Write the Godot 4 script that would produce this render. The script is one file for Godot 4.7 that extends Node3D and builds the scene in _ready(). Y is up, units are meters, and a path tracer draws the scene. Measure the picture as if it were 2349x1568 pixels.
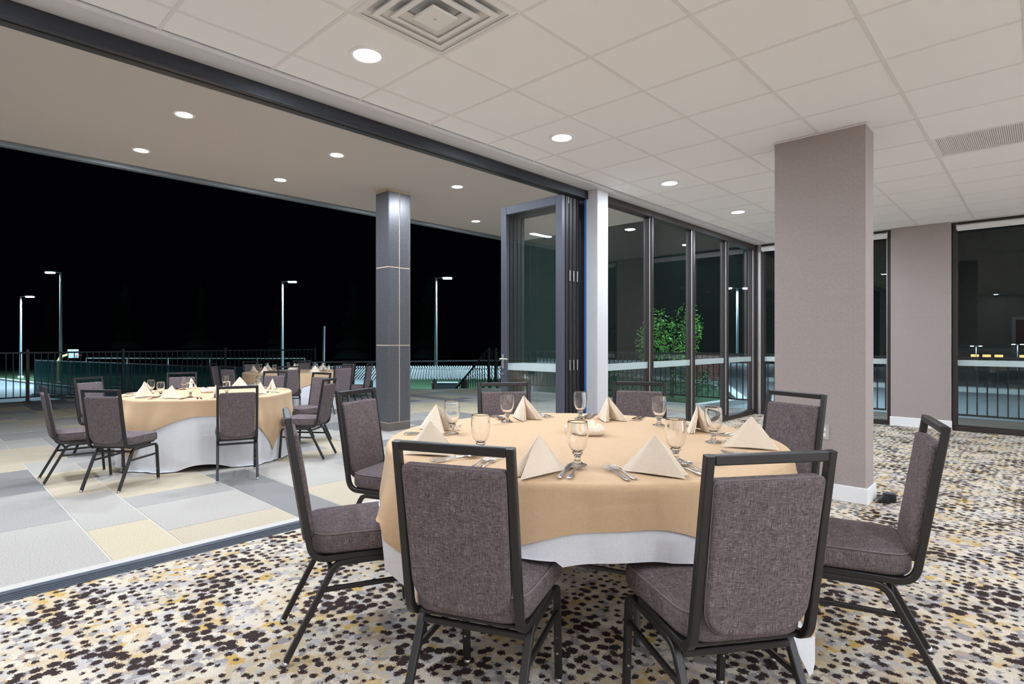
extends Node3D
# World: x to the right along the far window wall, z = minus the distance along the folding-door wall, y up, metres.
# The carpet is y = 0, the patio outside the folding doors one step lower at y = -0.15.

const CEIL := 2.879
const PATIO := -0.15
const SOFFIT := 3.58
const EXPOSURE := 1.0
const INDOOR := 3.2
const OUTDOOR := 5.4
var LAMP := Color8(229, 240, 255)
var M := {}
var used := {}
var rng := RandomNumberGenerator.new()


# ---------------------------------------------------------------- mesh builder
class MB:
	var v := PackedVector3Array()
	var n := PackedVector3Array()
	var idx := PackedInt32Array()

	func tri(a: Vector3, b: Vector3, c: Vector3, hint: Vector3) -> void:
		var nn := (b - a).cross(c - a)
		if nn.length_squared() < 1e-16:
			return
		nn = nn.normalized()
		if nn.dot(hint) < 0.0:
			var t := b
			b = c
			c = t
			nn = -nn
		var k := v.size()
		v.append_array([a, b, c])
		n.append_array([nn, nn, nn])
		idx.append_array([k, k + 2, k + 1])

	func quad(a: Vector3, b: Vector3, c: Vector3, d: Vector3, hint: Vector3) -> void:
		var nn := (c - a).cross(d - b)
		if nn.length_squared() < 1e-16:
			return
		nn = nn.normalized()
		if nn.dot(hint) < 0.0:
			var t := b
			b = d
			d = t
			nn = -nn
		var k := v.size()
		v.append_array([a, b, c, d])
		n.append_array([nn, nn, nn, nn])
		idx.append_array([k, k + 2, k + 1, k, k + 3, k + 2])

	func box(c: Vector3, s: Vector3, b := 0.0, t := Transform3D.IDENTITY) -> MB:
		var h := s / 2.0
		b = minf(b, minf(h.x, minf(h.y, h.z)) * 0.9)
		var px := {}
		for sx in [-1, 1]:
			for sy in [-1, 1]:
				for sz in [-1, 1]:
					px[[sx, sy, sz, 0]] = t * (c + Vector3(sx * h.x, sy * (h.y - b), sz * (h.z - b)))
					px[[sx, sy, sz, 1]] = t * (c + Vector3(sx * (h.x - b), sy * h.y, sz * (h.z - b)))
					px[[sx, sy, sz, 2]] = t * (c + Vector3(sx * (h.x - b), sy * (h.y - b), sz * h.z))
		for s1 in [-1, 1]:
			quad(px[[s1, -1, -1, 0]], px[[s1, 1, -1, 0]], px[[s1, 1, 1, 0]], px[[s1, -1, 1, 0]], t.basis * Vector3(s1, 0, 0))
			quad(px[[-1, s1, -1, 1]], px[[1, s1, -1, 1]], px[[1, s1, 1, 1]], px[[-1, s1, 1, 1]], t.basis * Vector3(0, s1, 0))
			quad(px[[-1, -1, s1, 2]], px[[1, -1, s1, 2]], px[[1, 1, s1, 2]], px[[-1, 1, s1, 2]], t.basis * Vector3(0, 0, s1))
		if b > 0.0:
			for p in [-1, 1]:
				for q in [-1, 1]:
					quad(px[[p, q, -1, 0]], px[[p, q, 1, 0]], px[[p, q, 1, 1]], px[[p, q, -1, 1]], t.basis * Vector3(p, q, 0))
					quad(px[[p, -1, q, 0]], px[[p, 1, q, 0]], px[[p, 1, q, 2]], px[[p, -1, q, 2]], t.basis * Vector3(p, 0, q))
					quad(px[[-1, p, q, 1]], px[[1, p, q, 1]], px[[1, p, q, 2]], px[[-1, p, q, 2]], t.basis * Vector3(0, p, q))
					for r in [-1, 1]:
						tri(px[[p, q, r, 0]], px[[p, q, r, 1]], px[[p, q, r, 2]], t.basis * Vector3(p, q, r))
		return self

	# box given by two corners
	func span(a: Vector3, b: Vector3, bev := 0.0) -> MB:
		return box((a + b) / 2.0, (b - a).abs(), bev)

	# rows of points, smooth; close joins the last column to the first
	func grid(rows: Array, close := false, flip := false) -> MB:
		var nr := rows.size()
		var nc: int = rows[0].size()
		var k := v.size()
		for i in nr:
			for j in nc:
				var jm: int = posmod(j - 1, nc) if close else maxi(j - 1, 0)
				var jp: int = posmod(j + 1, nc) if close else mini(j + 1, nc - 1)
				var du: Vector3 = rows[i][jp] - rows[i][jm]
				var dv: Vector3 = rows[mini(i + 1, nr - 1)][j] - rows[maxi(i - 1, 0)][j]
				var nn := du.cross(dv)
				if nn.length_squared() < 1e-18:
					# pole: use the next ring's spread
					var r2: int = i + 1 if i == 0 else i - 1
					nn = (rows[r2][jp] - rows[r2][jm]).cross(dv)
				nn = nn.normalized() * (-1.0 if flip else 1.0)
				v.append(rows[i][j])
				n.append(nn)
		var last := nc if close else nc - 1
		for i in nr - 1:
			for j in last:
				var a := k + i * nc + j
				var b := k + i * nc + (j + 1) % nc
				var c := a + nc
				var d := b + nc
				if flip:
					idx.append_array([a, b, d, a, d, c])
				else:
					idx.append_array([a, d, b, a, c, d])
		return self

	# profile of (radius, height) turned about the y axis
	func lathe(profile: Array, seg := 24, at := Vector3.ZERO) -> MB:
		var rows := []
		for p in profile:
			var row := PackedVector3Array()
			for j in seg:
				var a := TAU * j / seg
				row.append(at + Vector3(cos(a) * p[0], p[1], sin(a) * p[0]))
			rows.append(row)
		return grid(rows, true, true)

	func cyl(a: Vector3, b: Vector3, ra: float, rb: float, seg := 12) -> MB:
		var t := (b - a).normalized()
		var s := t.cross(Vector3.UP if absf(t.y) < 0.9 else Vector3.RIGHT).normalized()
		var u := s.cross(t)
		var k := v.size()
		for e in 2:
			for j in seg:
				var d := s * cos(TAU * j / seg) + u * sin(TAU * j / seg)
				v.append((a if e == 0 else b) + d * (ra if e == 0 else rb))
				n.append(d)
		for j in seg:
			var a0 := k + j
			var b0 := k + (j + 1) % seg
			idx.append_array([a0, b0, b0 + seg, a0, b0 + seg, a0 + seg])
		for e in 2:
			var c: Vector3 = a if e == 0 else b
			var r := ra if e == 0 else rb
			if r > 0.0:
				for j in seg:
					tri(c, c + (s * cos(TAU * j / seg) + u * sin(TAU * j / seg)) * r, c + (s * cos(TAU * (j + 1) / seg) + u * sin(TAU * (j + 1) / seg)) * r, -t if e == 0 else t)
		return self

	# rectangular tube along a path; side is the fixed cross axis
	func sweep(path: Array, side: Vector3, w: float, d: float, bev := 0.003) -> MB:
		var prof := [Vector2(w / 2, -d / 2 + bev), Vector2(w / 2, d / 2 - bev), Vector2(w / 2 - bev, d / 2), Vector2(-w / 2 + bev, d / 2), Vector2(-w / 2, d / 2 - bev), Vector2(-w / 2, -d / 2 + bev), Vector2(-w / 2 + bev, -d / 2), Vector2(w / 2 - bev, -d / 2)]
		var m := path.size()
		var nor := []
		for i in m:
			var t: Vector3 = (path[mini(i + 1, m - 1)] - path[maxi(i - 1, 0)]).normalized()
			nor.append(side.cross(t).normalized())
		for q in 8:
			var p0: Vector2 = prof[q]
			var p1: Vector2 = prof[(q + 1) % 8]
			var e := (p1 - p0).normalized()
			var k := v.size()
			for i in m:
				var nn: Vector3 = side * e.y - nor[i] * e.x
				v.append(path[i] + side * p0.x + nor[i] * p0.y)
				v.append(path[i] + side * p1.x + nor[i] * p1.y)
				n.append(nn)
				n.append(nn)
			for i in m - 1:
				var a := k + 2 * i
				# orient by test
				var g := (v[a + 1] - v[a]).cross(v[a + 2] - v[a])
				if g.dot(n[a]) > 0.0:
					idx.append_array([a, a + 2, a + 1, a + 1, a + 2, a + 3])
				else:
					idx.append_array([a, a + 1, a + 2, a + 1, a + 3, a + 2])
		for e in [0, m - 1]:
			var t: Vector3 = (path[1] - path[0]) if e == 0 else (path[m - 2] - path[m - 1])
			for q in range(1, 7):
				tri(path[e] + side * prof[0].x + nor[e] * prof[0].y, path[e] + side * prof[q].x + nor[e] * prof[q].y, path[e] + side * prof[q + 1].x + nor[e] * prof[q + 1].y, -t)
		return self

	# padded slab: outline in the plane (ax, ay), thick along az, edges rounded by r, top domed by crown
	func pad(outline: Array, thick: float, r: float, crown: float, o: Vector3, ax: Vector3, ay: Vector3, az: Vector3) -> MB:
		var m := outline.size()
		var cen := Vector2.ZERO
		for p in outline:
			cen += p / m
		var nrm := []
		for j in m:
			var t: Vector2 = (outline[(j + 1) % m] - outline[posmod(j - 1, m)]).normalized()
			nrm.append(Vector2(t.y, -t.x))
			if nrm[j].dot(outline[j] - cen) < 0.0:
				nrm[j] = -nrm[j]
		var rows := []
		var add := func(inset: float, h: float, shrink: float):
			var row := PackedVector3Array()
			for j in m:
				var p: Vector2 = outline[j] - nrm[j] * inset
				p = cen + (p - cen) * shrink
				row.append(o + ax * p.x + ay * p.y + az * h)
			rows.append(row)
		var hb := thick / 2.0
		add.call(r, -hb, 0.001)
		add.call(r, -hb, 0.6)
		for q in 6:
			var a := -PI / 2 + PI / 2 * q / 5.0
			add.call(r * (1.0 - cos(a)), -hb + r + r * sin(a), 1.0)
		for q in 6:
			var a := PI / 2 * q / 5.0
			add.call(r * (1.0 - cos(a)), hb - r + r * sin(a), 1.0)
		for q in [0.85, 0.6, 0.3, 0.001]:
			add.call(r, hb + crown * (1.0 - q * q), q)
		# orientation
		var area := 0.0
		for j in m:
			var a: Vector2 = outline[j]
			var b: Vector2 = outline[(j + 1) % m]
			area += a.cross(b)
		var hand := ax.cross(ay).dot(az)
		return grid(rows, true, area * hand < 0.0)

	func mesh() -> ArrayMesh:
		var arr := []
		arr.resize(Mesh.ARRAY_MAX)
		arr[Mesh.ARRAY_VERTEX] = v
		arr[Mesh.ARRAY_NORMAL] = n
		arr[Mesh.ARRAY_INDEX] = idx
		var m := ArrayMesh.new()
		m.add_surface_from_arrays(Mesh.PRIMITIVE_TRIANGLES, arr)
		return m


# ---------------------------------------------------------------- scene helpers
func w(x: float, y: float, f: float) -> Vector3:   # f: distance along the folding-door wall, away from the camera
	return Vector3(x, y, -f)


func numbered(called: String) -> String:
	if not used.has(called):
		used[called] = 0
		return called
	used[called] += 1
	return "%s_%03d" % [called, used[called]]


func part(called: String, mb, m: Material, parent: Node, at := Vector3.ZERO) -> MeshInstance3D:
	var o := MeshInstance3D.new()
	o.mesh = mb.mesh() if mb is MB else mb
	o.material_override = m
	o.name = called
	o.position = at
	parent.add_child(o, true)
	return o


func tag(o: Node, label: String, category := "", group := "", kind := "") -> Node:
	o.set_meta("label", label)
	if category:
		o.set_meta("category", category)
	if group:
		o.set_meta("group", group)
	if kind:
		o.set_meta("kind", kind)
	return o


func thing(called: String, label: String, category: String, at := Vector3.ZERO, turn := 0.0, group := "") -> Node3D:
	var o := Node3D.new()
	o.name = numbered(called)
	add_child(o)
	o.position = at
	o.rotation.y = turn
	tag(o, label, category, group)
	return o


func solo(called: String, mb, m: Material, label: String, category: String, at := Vector3.ZERO, turn := 0.0, group := "") -> MeshInstance3D:
	var o := part(numbered(called), mb, m, self, at)
	o.rotation.y = turn
	tag(o, label, category, group)
	return o


func struct(called: String, mb, m: Material, label := "", at := Vector3.ZERO) -> MeshInstance3D:
	var o := part(numbered(called), mb, m, self, at)
	o.set_meta("kind", "structure")
	if label:
		o.set_meta("label", label)
	return o


func dup(root: Node3D, at: Vector3, turn: float, label := "", group := "") -> Node3D:
	var r: Node3D = root.duplicate()
	r.name = numbered(root.name)
	add_child(r)
	r.position = at
	r.rotation.y = turn
	if label:
		r.set_meta("label", label)
	if group:
		r.set_meta("group", group)
	return r


func fillet(pts: Array, r: float, seg := 6) -> Array:
	var out := [pts[0]]
	for i in range(1, pts.size() - 1):
		var a: Vector3 = (pts[i - 1] - pts[i]).normalized()
		var b: Vector3 = (pts[i + 1] - pts[i]).normalized()
		var half := acos(clampf(a.dot(b), -1.0, 1.0)) / 2.0
		var t := minf(r / tan(half), minf((pts[i - 1] - pts[i]).length(), (pts[i + 1] - pts[i]).length()) * 0.49)
		var p0: Vector3 = pts[i] + a * t
		var p1: Vector3 = pts[i] + b * t
		for k in seg + 1:
			var s := float(k) / seg
			out.append(p0 * (1 - s) * (1 - s) + pts[i] * 2 * s * (1 - s) + p1 * s * s)
	out.append(pts[-1])
	return out


func round_rect(wa: float, wb: float, y0: float, y1: float, ra: float, rb: float, seg := 6) -> Array:
	# wa: width at y0 (corners rounded by ra), wb: width at y1 (corners rounded by rb)
	var c := [Vector3(-wa / 2, y0, 0), Vector3(wa / 2, y0, 0), Vector3(wb / 2, y1, 0), Vector3(-wb / 2, y1, 0)]
	var out := []
	for i in 4:
		var f := fillet([(c[posmod(i - 1, 4)] + c[i]) / 2, c[i], (c[i] + c[(i + 1) % 4]) / 2], ra if i < 2 else rb, seg)
		for k in f.size() - 1:
			out.append(Vector2(f[k].x, f[k].y))
	return out


# ---------------------------------------------------------------- textures and materials
func noise(kind: int, freq: float, seed_: int, oct := 1) -> FastNoiseLite:
	var f := FastNoiseLite.new()
	f.noise_type = kind
	f.frequency = freq
	f.seed = seed_
	f.fractal_type = FastNoiseLite.FRACTAL_NONE if oct == 1 else FastNoiseLite.FRACTAL_FBM
	f.fractal_octaves = oct
	return f


func tex(size: int, data: PackedByteArray) -> ImageTexture:
	return ImageTexture.create_from_image(Image.create_from_data(size, size, false, Image.FORMAT_RGB8, data))


func carpet_texture(size: int) -> ImageTexture:
	var px := size / 4.2
	var cell := noise(FastNoiseLite.TYPE_CELLULAR, 1.0 / (0.052 * px), 3)
	cell.cellular_return_type = FastNoiseLite.RETURN_CELL_VALUE
	cell.domain_warp_enabled = true
	cell.domain_warp_amplitude = 0.034 * px
	cell.domain_warp_frequency = 1.0 / (0.022 * px)
	var spot := noise(FastNoiseLite.TYPE_CELLULAR, 1.0 / (0.054 * px), 8)
	spot.cellular_return_type = FastNoiseLite.RETURN_DISTANCE
	spot.cellular_jitter = 0.62
	spot.domain_warp_enabled = true
	spot.domain_warp_amplitude = 0.034 * px
	spot.domain_warp_frequency = 1.0 / (0.013 * px)
	var a := cell.get_seamless_image(size, size).get_data()
	cell.seed = 44
	cell.frequency = 1.0 / (0.034 * px)
	var a2 := cell.get_seamless_image(size, size).get_data()
	var b := spot.get_seamless_image(size, size).get_data()
	var zone := noise(FastNoiseLite.TYPE_SIMPLEX_SMOOTH, 1.0 / (0.42 * px), 21, 3).get_seamless_image(size, size).get_data()
	var warm := noise(FastNoiseLite.TYPE_SIMPLEX_SMOOTH, 1.0 / (0.35 * px), 5, 3).get_seamless_image(size, size).get_data()
	var grain := noise(FastNoiseLite.TYPE_SIMPLEX, 0.45, 77, 2).get_seamless_image(size, size).get_data()
	var pal := [[206, 194, 175], [196, 178, 150], [194, 168, 124], [150, 144, 142], [184, 177, 171], [200, 188, 168], [172, 156, 138], [192, 160, 96]]
	var out := PackedByteArray()
	out.resize(size * size * 3)
	for i in size * size:
		var k := 0
		var c := a[i]
		var t := warm[i]
		if c < 62: k = 0
		elif c < 92: k = 3 if t < 150 else 2
		elif c < 122: k = 5
		elif c < 150: k = 4 if t < 130 else 1
		elif c < 178: k = 1 if t > 110 else 6
		elif c < 205: k = 0 if t < 140 else 2
		elif c < 232: k = 6 if t < 128 else 5
		else: k = 7 if t > 118 else 3
		if a2[i] > 206:
			k = 3 if a2[i] > 236 else 4
		elif a2[i] < 44:
			k = 1 if t > 120 else 0
		var p: Array = pal[k]
		var g := 205 + grain[i] * 50 / 128
		var r0: int = p[0] * g / 256
		var g0: int = p[1] * g / 256
		var b0: int = p[2] * g / 256
		var lim := 76 + (zone[i] - 128) * 76 / 128
		if b[i] < lim:
			r0 = 58 * g / 256
			g0 = 47 * g / 256
			b0 = 45 * g / 256
		out[i * 3] = mini(r0, 255)
		out[i * 3 + 1] = mini(g0, 255)
		out[i * 3 + 2] = mini(b0, 255)
	return tex(size, out)


# woven cloth: streaks along both threads
func weave_texture(size: int, base: Color, amount: float, seed_: int) -> ImageTexture:
	var nx := noise(FastNoiseLite.TYPE_SIMPLEX, 0.5, seed_, 2)
	var out := PackedByteArray()
	out.resize(size * size * 3)
	var h := nx.get_seamless_image(size, size)
	var s1 := Image.create_from_data(size, size, false, Image.FORMAT_L8, h.get_data())
	s1.resize(size / 12, size, Image.INTERPOLATE_BILINEAR)
	s1.resize(size, size, Image.INTERPOLATE_BILINEAR)
	nx.seed = seed_ + 9
	var s2 := nx.get_seamless_image(size, size)
	s2.resize(size, size / 12, Image.INTERPOLATE_BILINEAR)
	s2.resize(size, size, Image.INTERPOLATE_BILINEAR)
	var a := s1.get_data()
	var b := s2.get_data()
	var c := h.get_data()
	for i in size * size:
		var k := 1.0 + amount * ((a[i] + b[i] - 256) / 62.0 + (c[i] - 128) / 320.0)
		out[i * 3] = clampi(int(base.r8 * k), 0, 255)
		out[i * 3 + 1] = clampi(int(base.g8 * k), 0, 255)
		out[i * 3 + 2] = clampi(int(base.b8 * k), 0, 255)
	return tex(size, out)


func speckle_texture(size: int, amount: float, freq: float, seed_: int, oct := 3) -> ImageTexture:
	var d := noise(FastNoiseLite.TYPE_SIMPLEX, freq, seed_, oct).get_seamless_image(size, size).get_data()
	var out := PackedByteArray()
	out.resize(size * size * 3)
	for i in size * size:
		var k := clampi(int(255.0 * (1.0 - amount + amount * d[i] / 255.0)), 0, 255)
		out[i * 3] = k
		out[i * 3 + 1] = k
		out[i * 3 + 2] = k
	return tex(size, out)


func mat(called: String, c: Color, rough := 0.6, metal := 0.0) -> StandardMaterial3D:
	var m := StandardMaterial3D.new()
	m.resource_name = called
	m.albedo_color = c
	m.roughness = rough
	m.metallic = metal
	M[called] = m
	return m


func textured(m: StandardMaterial3D, t: Texture2D, tile: float, in_world: bool) -> StandardMaterial3D:
	m.albedo_texture = t
	m.uv1_triplanar = true
	m.uv1_world_triplanar = in_world
	m.uv1_scale = Vector3.ONE / tile
	return m


func relief(m: StandardMaterial3D, t: Texture2D, cm: float) -> void:
	m.heightmap_enabled = true
	m.heightmap_texture = t
	m.heightmap_scale = cm


func rgb(r: int, g: int, b: int, a := 255) -> Color:
	return Color8(r, g, b, a)


func make_materials() -> void:
	var speck := speckle_texture(512, 0.22, 0.25, 11)
	var soft := speckle_texture(512, 0.12, 0.05, 12, 4)
	var stone := speckle_texture(512, 0.30, 0.12, 13, 4)
	var carpet := mat("carpet", rgb(255, 255, 255), 1.0)
	textured(carpet, carpet_texture(2048), 4.2, true)
	carpet.metallic_specular = 0.2
	var fabric := mat("chair_fabric", rgb(255, 255, 255), 0.95)
	textured(fabric, weave_texture(512, rgb(105, 94, 94), 0.36, 4), 0.34, false)
	fabric.metallic_specular = 0.2
	mat("chair_frame", rgb(33, 30, 30), 0.42)
	mat("piping", rgb(118, 105, 104), 0.9)
	mat("glide", rgb(190, 190, 188), 0.3, 0.9)
	textured(mat("ochre_cloth", rgb(207, 174, 137), 0.85), weave_texture(512, rgb(250, 250, 250), 0.05, 14), 0.4, false)
	textured(mat("white_cloth", rgb(232, 231, 232), 0.85), weave_texture(512, rgb(250, 250, 250), 0.04, 15), 0.4, false)
	textured(mat("napkin_cloth", rgb(234, 217, 195), 0.85), weave_texture(512, rgb(250, 250, 250), 0.05, 16), 0.2, false)
	M.ochre_cloth.metallic_specular = 0.3
	M.ochre_cloth.rim_enabled = true
	M.ochre_cloth.rim = 0.3
	M.white_cloth.metallic_specular = 0.3
	M.napkin_cloth.metallic_specular = 0.3
	mat("silver", rgb(215, 215, 218), 0.16, 1.0)
	var goblet := mat("goblet_glass", rgb(255, 255, 255, 12), 0.03)
	goblet.transparency = BaseMaterial3D.TRANSPARENCY_ALPHA
	var solid := mat("solid_glass", rgb(255, 255, 255, 0), 0.02)
	solid.refraction_enabled = true
	solid.refraction_scale = 0.05
	var wax := mat("candle_wax", rgb(250, 226, 178), 0.6)
	wax.emission_enabled = true
	wax.emission = rgb(255, 200, 120)
	wax.emission_energy_multiplier = 0.25
	var flame := mat("candle_flame", rgb(255, 230, 160), 0.6)
	flame.emission_enabled = true
	flame.emission = rgb(255, 205, 110)
	flame.emission_energy_multiplier = 2.5
	textured(mat("ceiling_tile", rgb(246, 244, 243), 0.95), speckle_texture(512, 0.05, 0.35, 31), 0.35, true)
	mat("ceiling_tee", rgb(226, 222, 220), 0.6)
	mat("drywall_white", rgb(206, 205, 206), 0.85)
	mat("vent_white", rgb(228, 226, 224), 0.5)
	mat("vent_dark", rgb(70, 66, 64), 0.8)
	textured(mat("wallpaper", rgb(170, 158, 153), 0.9), weave_texture(512, rgb(244, 244, 244), 0.12, 41), 0.25, true)
	mat("baseboard_white", rgb(232, 231, 230), 0.5)
	mat("outlet_plate", rgb(176, 168, 162), 0.5)
	mat("bronze_frame", rgb(56, 48, 45), 0.42, 0.3)
	mat("steel_strip", rgb(190, 188, 184), 0.35, 0.8)
	mat("black_beam", rgb(44, 46, 52), 0.35, 0.2)
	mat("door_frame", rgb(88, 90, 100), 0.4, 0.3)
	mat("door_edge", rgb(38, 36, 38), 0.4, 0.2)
	mat("blue_tape", rgb(56, 116, 190), 0.6)
	mat("track_metal", rgb(86, 92, 100), 0.42, 0.7)
	mat("track_groove", rgb(26, 27, 30), 0.7)
	mat("sill_stone", rgb(190, 184, 176), 0.7)
	var pane := mat("window_glass", rgb(150, 190, 175, 5), 0.0)
	pane.transparency = BaseMaterial3D.TRANSPARENCY_ALPHA
	pane.metallic_specular = 0.5
	var film := mat("frosted_film", rgb(196, 212, 210, 200), 0.6)
	film.transparency = BaseMaterial3D.TRANSPARENCY_ALPHA
	mat("paint_white", rgb(236, 234, 232), 0.9)
	mat("blind_white", rgb(224, 222, 220), 0.8)
	mat("soffit", rgb(200, 190, 182), 0.9)
	textured(mat("column_panel", rgb(98, 97, 101), 0.36, 0.2), soft, 1.5, true)
	mat("column_core", rgb(206, 186, 156), 0.8)
	mat("column_base", rgb(104, 96, 90), 0.7)
	mat("fascia", rgb(128, 134, 138), 0.5, 0.3)
	mat("railing_black", rgb(30, 31, 34), 0.4, 0.3)
	textured(mat("tile_light", rgb(199, 192, 181), 0.75), stone, 0.7, true)
	textured(mat("tile_grey", rgb(182, 177, 169), 0.75), stone, 0.7, true)
	textured(mat("tile_tan", rgb(214, 197, 170), 0.75), stone, 0.7, true)
	textured(mat("tile_yellow", rgb(222, 205, 172), 0.75), stone, 0.7, true)
	textured(mat("tile_dark", rgb(150, 147, 143), 0.75), stone, 0.7, true)
	mat("grout", rgb(196, 190, 180), 0.9)
	textured(mat("asphalt", rgb(150, 156, 160), 0.9), stone, 2.0, true)
	textured(mat("grass", rgb(56, 90, 52), 1.0), stone, 1.2, true)
	mat("kerb", rgb(200, 202, 200), 0.8)
	mat("red_kerb", rgb(196, 60, 52), 0.7)
	mat("deck_board", rgb(150, 142, 130), 0.8)
	mat("galvanised", rgb(190, 200, 204), 0.5, 0.0)
	mat("pole_paint", rgb(150, 160, 166), 0.45, 0.0)
	mat("yellow_paint", rgb(214, 196, 130), 0.5)
	mat("corrugated", rgb(206, 214, 214), 0.5, 0.2)
	mat("timber_post", rgb(150, 140, 120), 0.9)
	mat("cabinet_white", rgb(190, 200, 202), 0.6)
	var screen := mat("windscreen", rgb(70, 150, 150, 190), 0.9)
	screen.transparency = BaseMaterial3D.TRANSPARENCY_ALPHA
	var leaf := mat("leaf", rgb(110, 176, 66), 0.6)
	leaf.backlight_enabled = true
	leaf.backlight = rgb(60, 90, 30)
	mat("leaf_dark", rgb(60, 96, 52), 0.7)
	mat("conifer", rgb(34, 46, 38), 0.9)
	mat("bark", rgb(90, 74, 60), 0.9)
	mat("building_wall", rgb(120, 112, 104), 0.9)
	mat("building_roof", rgb(70, 90, 104), 0.7)
	mat("building_red", rgb(120, 62, 56), 0.7)
	var lit := mat("lit_window", rgb(255, 226, 150), 0.6)
	lit.emission_enabled = true
	lit.emission = rgb(255, 214, 130)
	lit.emission_energy_multiplier = 1.2
	var lens := mat("lamp_lens", rgb(255, 255, 255), 0.5)
	lens.emission_enabled = true
	lens.emission = rgb(250, 250, 255)
	lens.emission_energy_multiplier = 9.0
	var street := mat("street_lamp_lens", rgb(255, 255, 255), 0.5)
	street.emission_enabled = true
	street.emission = rgb(226, 246, 255)
	street.emission_energy_multiplier = 5.0
	mat("lamp_trim", rgb(236, 235, 234), 0.5)
	mat("door_red", rgb(120, 28, 34), 0.6)
	mat("plastic_black", rgb(26, 27, 30), 0.35)
	mat("table_metal", rgb(92, 92, 94), 0.5, 0.4)
	mat("table_wood", rgb(150, 110, 72), 0.7)


# ---------------------------------------------------------------- camera, sky, exposure
func make_view() -> void:
	var cam := Camera3D.new()
	cam.name = "camera"
	cam.projection = Camera3D.PROJECTION_FRUSTUM
	cam.near = 0.05
	cam.far = 400.0
	cam.size = 2.0 * 784.0 / 1297.565 * cam.near
	cam.frustum_offset = Vector2((1174.5 - 1145.483) / 1297.565, -(784.0 - 782.528) / 1297.565) * cam.near
	cam.position = Vector3(0, 1.2321, 0)
	cam.rotation.y = 0.766
	add_child(cam)
	cam.current = true
	var env := Environment.new()
	env.background_mode = Environment.BG_COLOR
	env.background_color = Color(0.004, 0.004, 0.012)
	env.tonemap_mode = Environment.TONE_MAPPER_LINEAR
	env.tonemap_exposure = EXPOSURE
	env.sdfgi_enabled = true
	env.ssao_enabled = true
	env.ssil_enabled = true
	var we := WorldEnvironment.new()
	we.name = "world_environment"
	we.environment = env
	add_child(we)


# ---------------------------------------------------------------- room shell
func prism(poly: PackedVector2Array, y0: float, y1: float) -> MB:   # poly of (x, f)
	var mb := MB.new()
	var t := Geometry2D.triangulate_polygon(poly)
	for k in range(0, t.size(), 3):
		var a := poly[t[k]]
		var b := poly[t[k + 1]]
		var c := poly[t[k + 2]]
		mb.tri(w(a.x, y1, a.y), w(b.x, y1, b.y), w(c.x, y1, c.y), Vector3.UP)
		mb.tri(w(a.x, y0, a.y), w(b.x, y0, b.y), w(c.x, y0, c.y), Vector3.DOWN)
	var cw := Geometry2D.is_polygon_clockwise(poly)
	for k in poly.size():
		var a := poly[k]
		var b := poly[(k + 1) % poly.size()]
		var o := Vector2((b - a).y, -(b - a).x) * (-1.0 if cw else 1.0)
		mb.quad(w(a.x, y0, a.y), w(b.x, y0, b.y), w(b.x, y1, b.y), w(a.x, y1, a.y), Vector3(o.x, 0, -o.y))
	return mb


func holder(called: String, label: String) -> Node3D:
	var o := Node3D.new()
	o.name = numbered(called)
	add_child(o)
	o.set_meta("kind", "structure")
	o.set_meta("label", label)
	return o


func down_light(called: String, label: String, group: String, at: Vector3, energy: float, color: Color) -> void:
	var t := thing(called, label, "ceiling light", at, 0.0, group)
	part("trim_ring", MB.new().lathe([[0.078, 0.0], [0.078, -0.004], [0.098, -0.007], [0.104, -0.003], [0.104, 0.004]], 28), M.lamp_trim, t)
	part("lens", MB.new().lathe([[0.0, -0.0065], [0.06, -0.006], [0.08, -0.003], [0.08, 0.0]], 28), M.lamp_lens, t)
	var l := AreaLight3D.new()
	l.name = "light"
	l.area_size = Vector2(0.11, 0.11)
	l.light_energy = energy
	l.light_color = color
	l.shadow_enabled = true
	l.area_range = 30.0
	l.position = Vector3(0, -0.012, 0)
	l.rotation.x = -PI / 2
	t.add_child(l)


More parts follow.
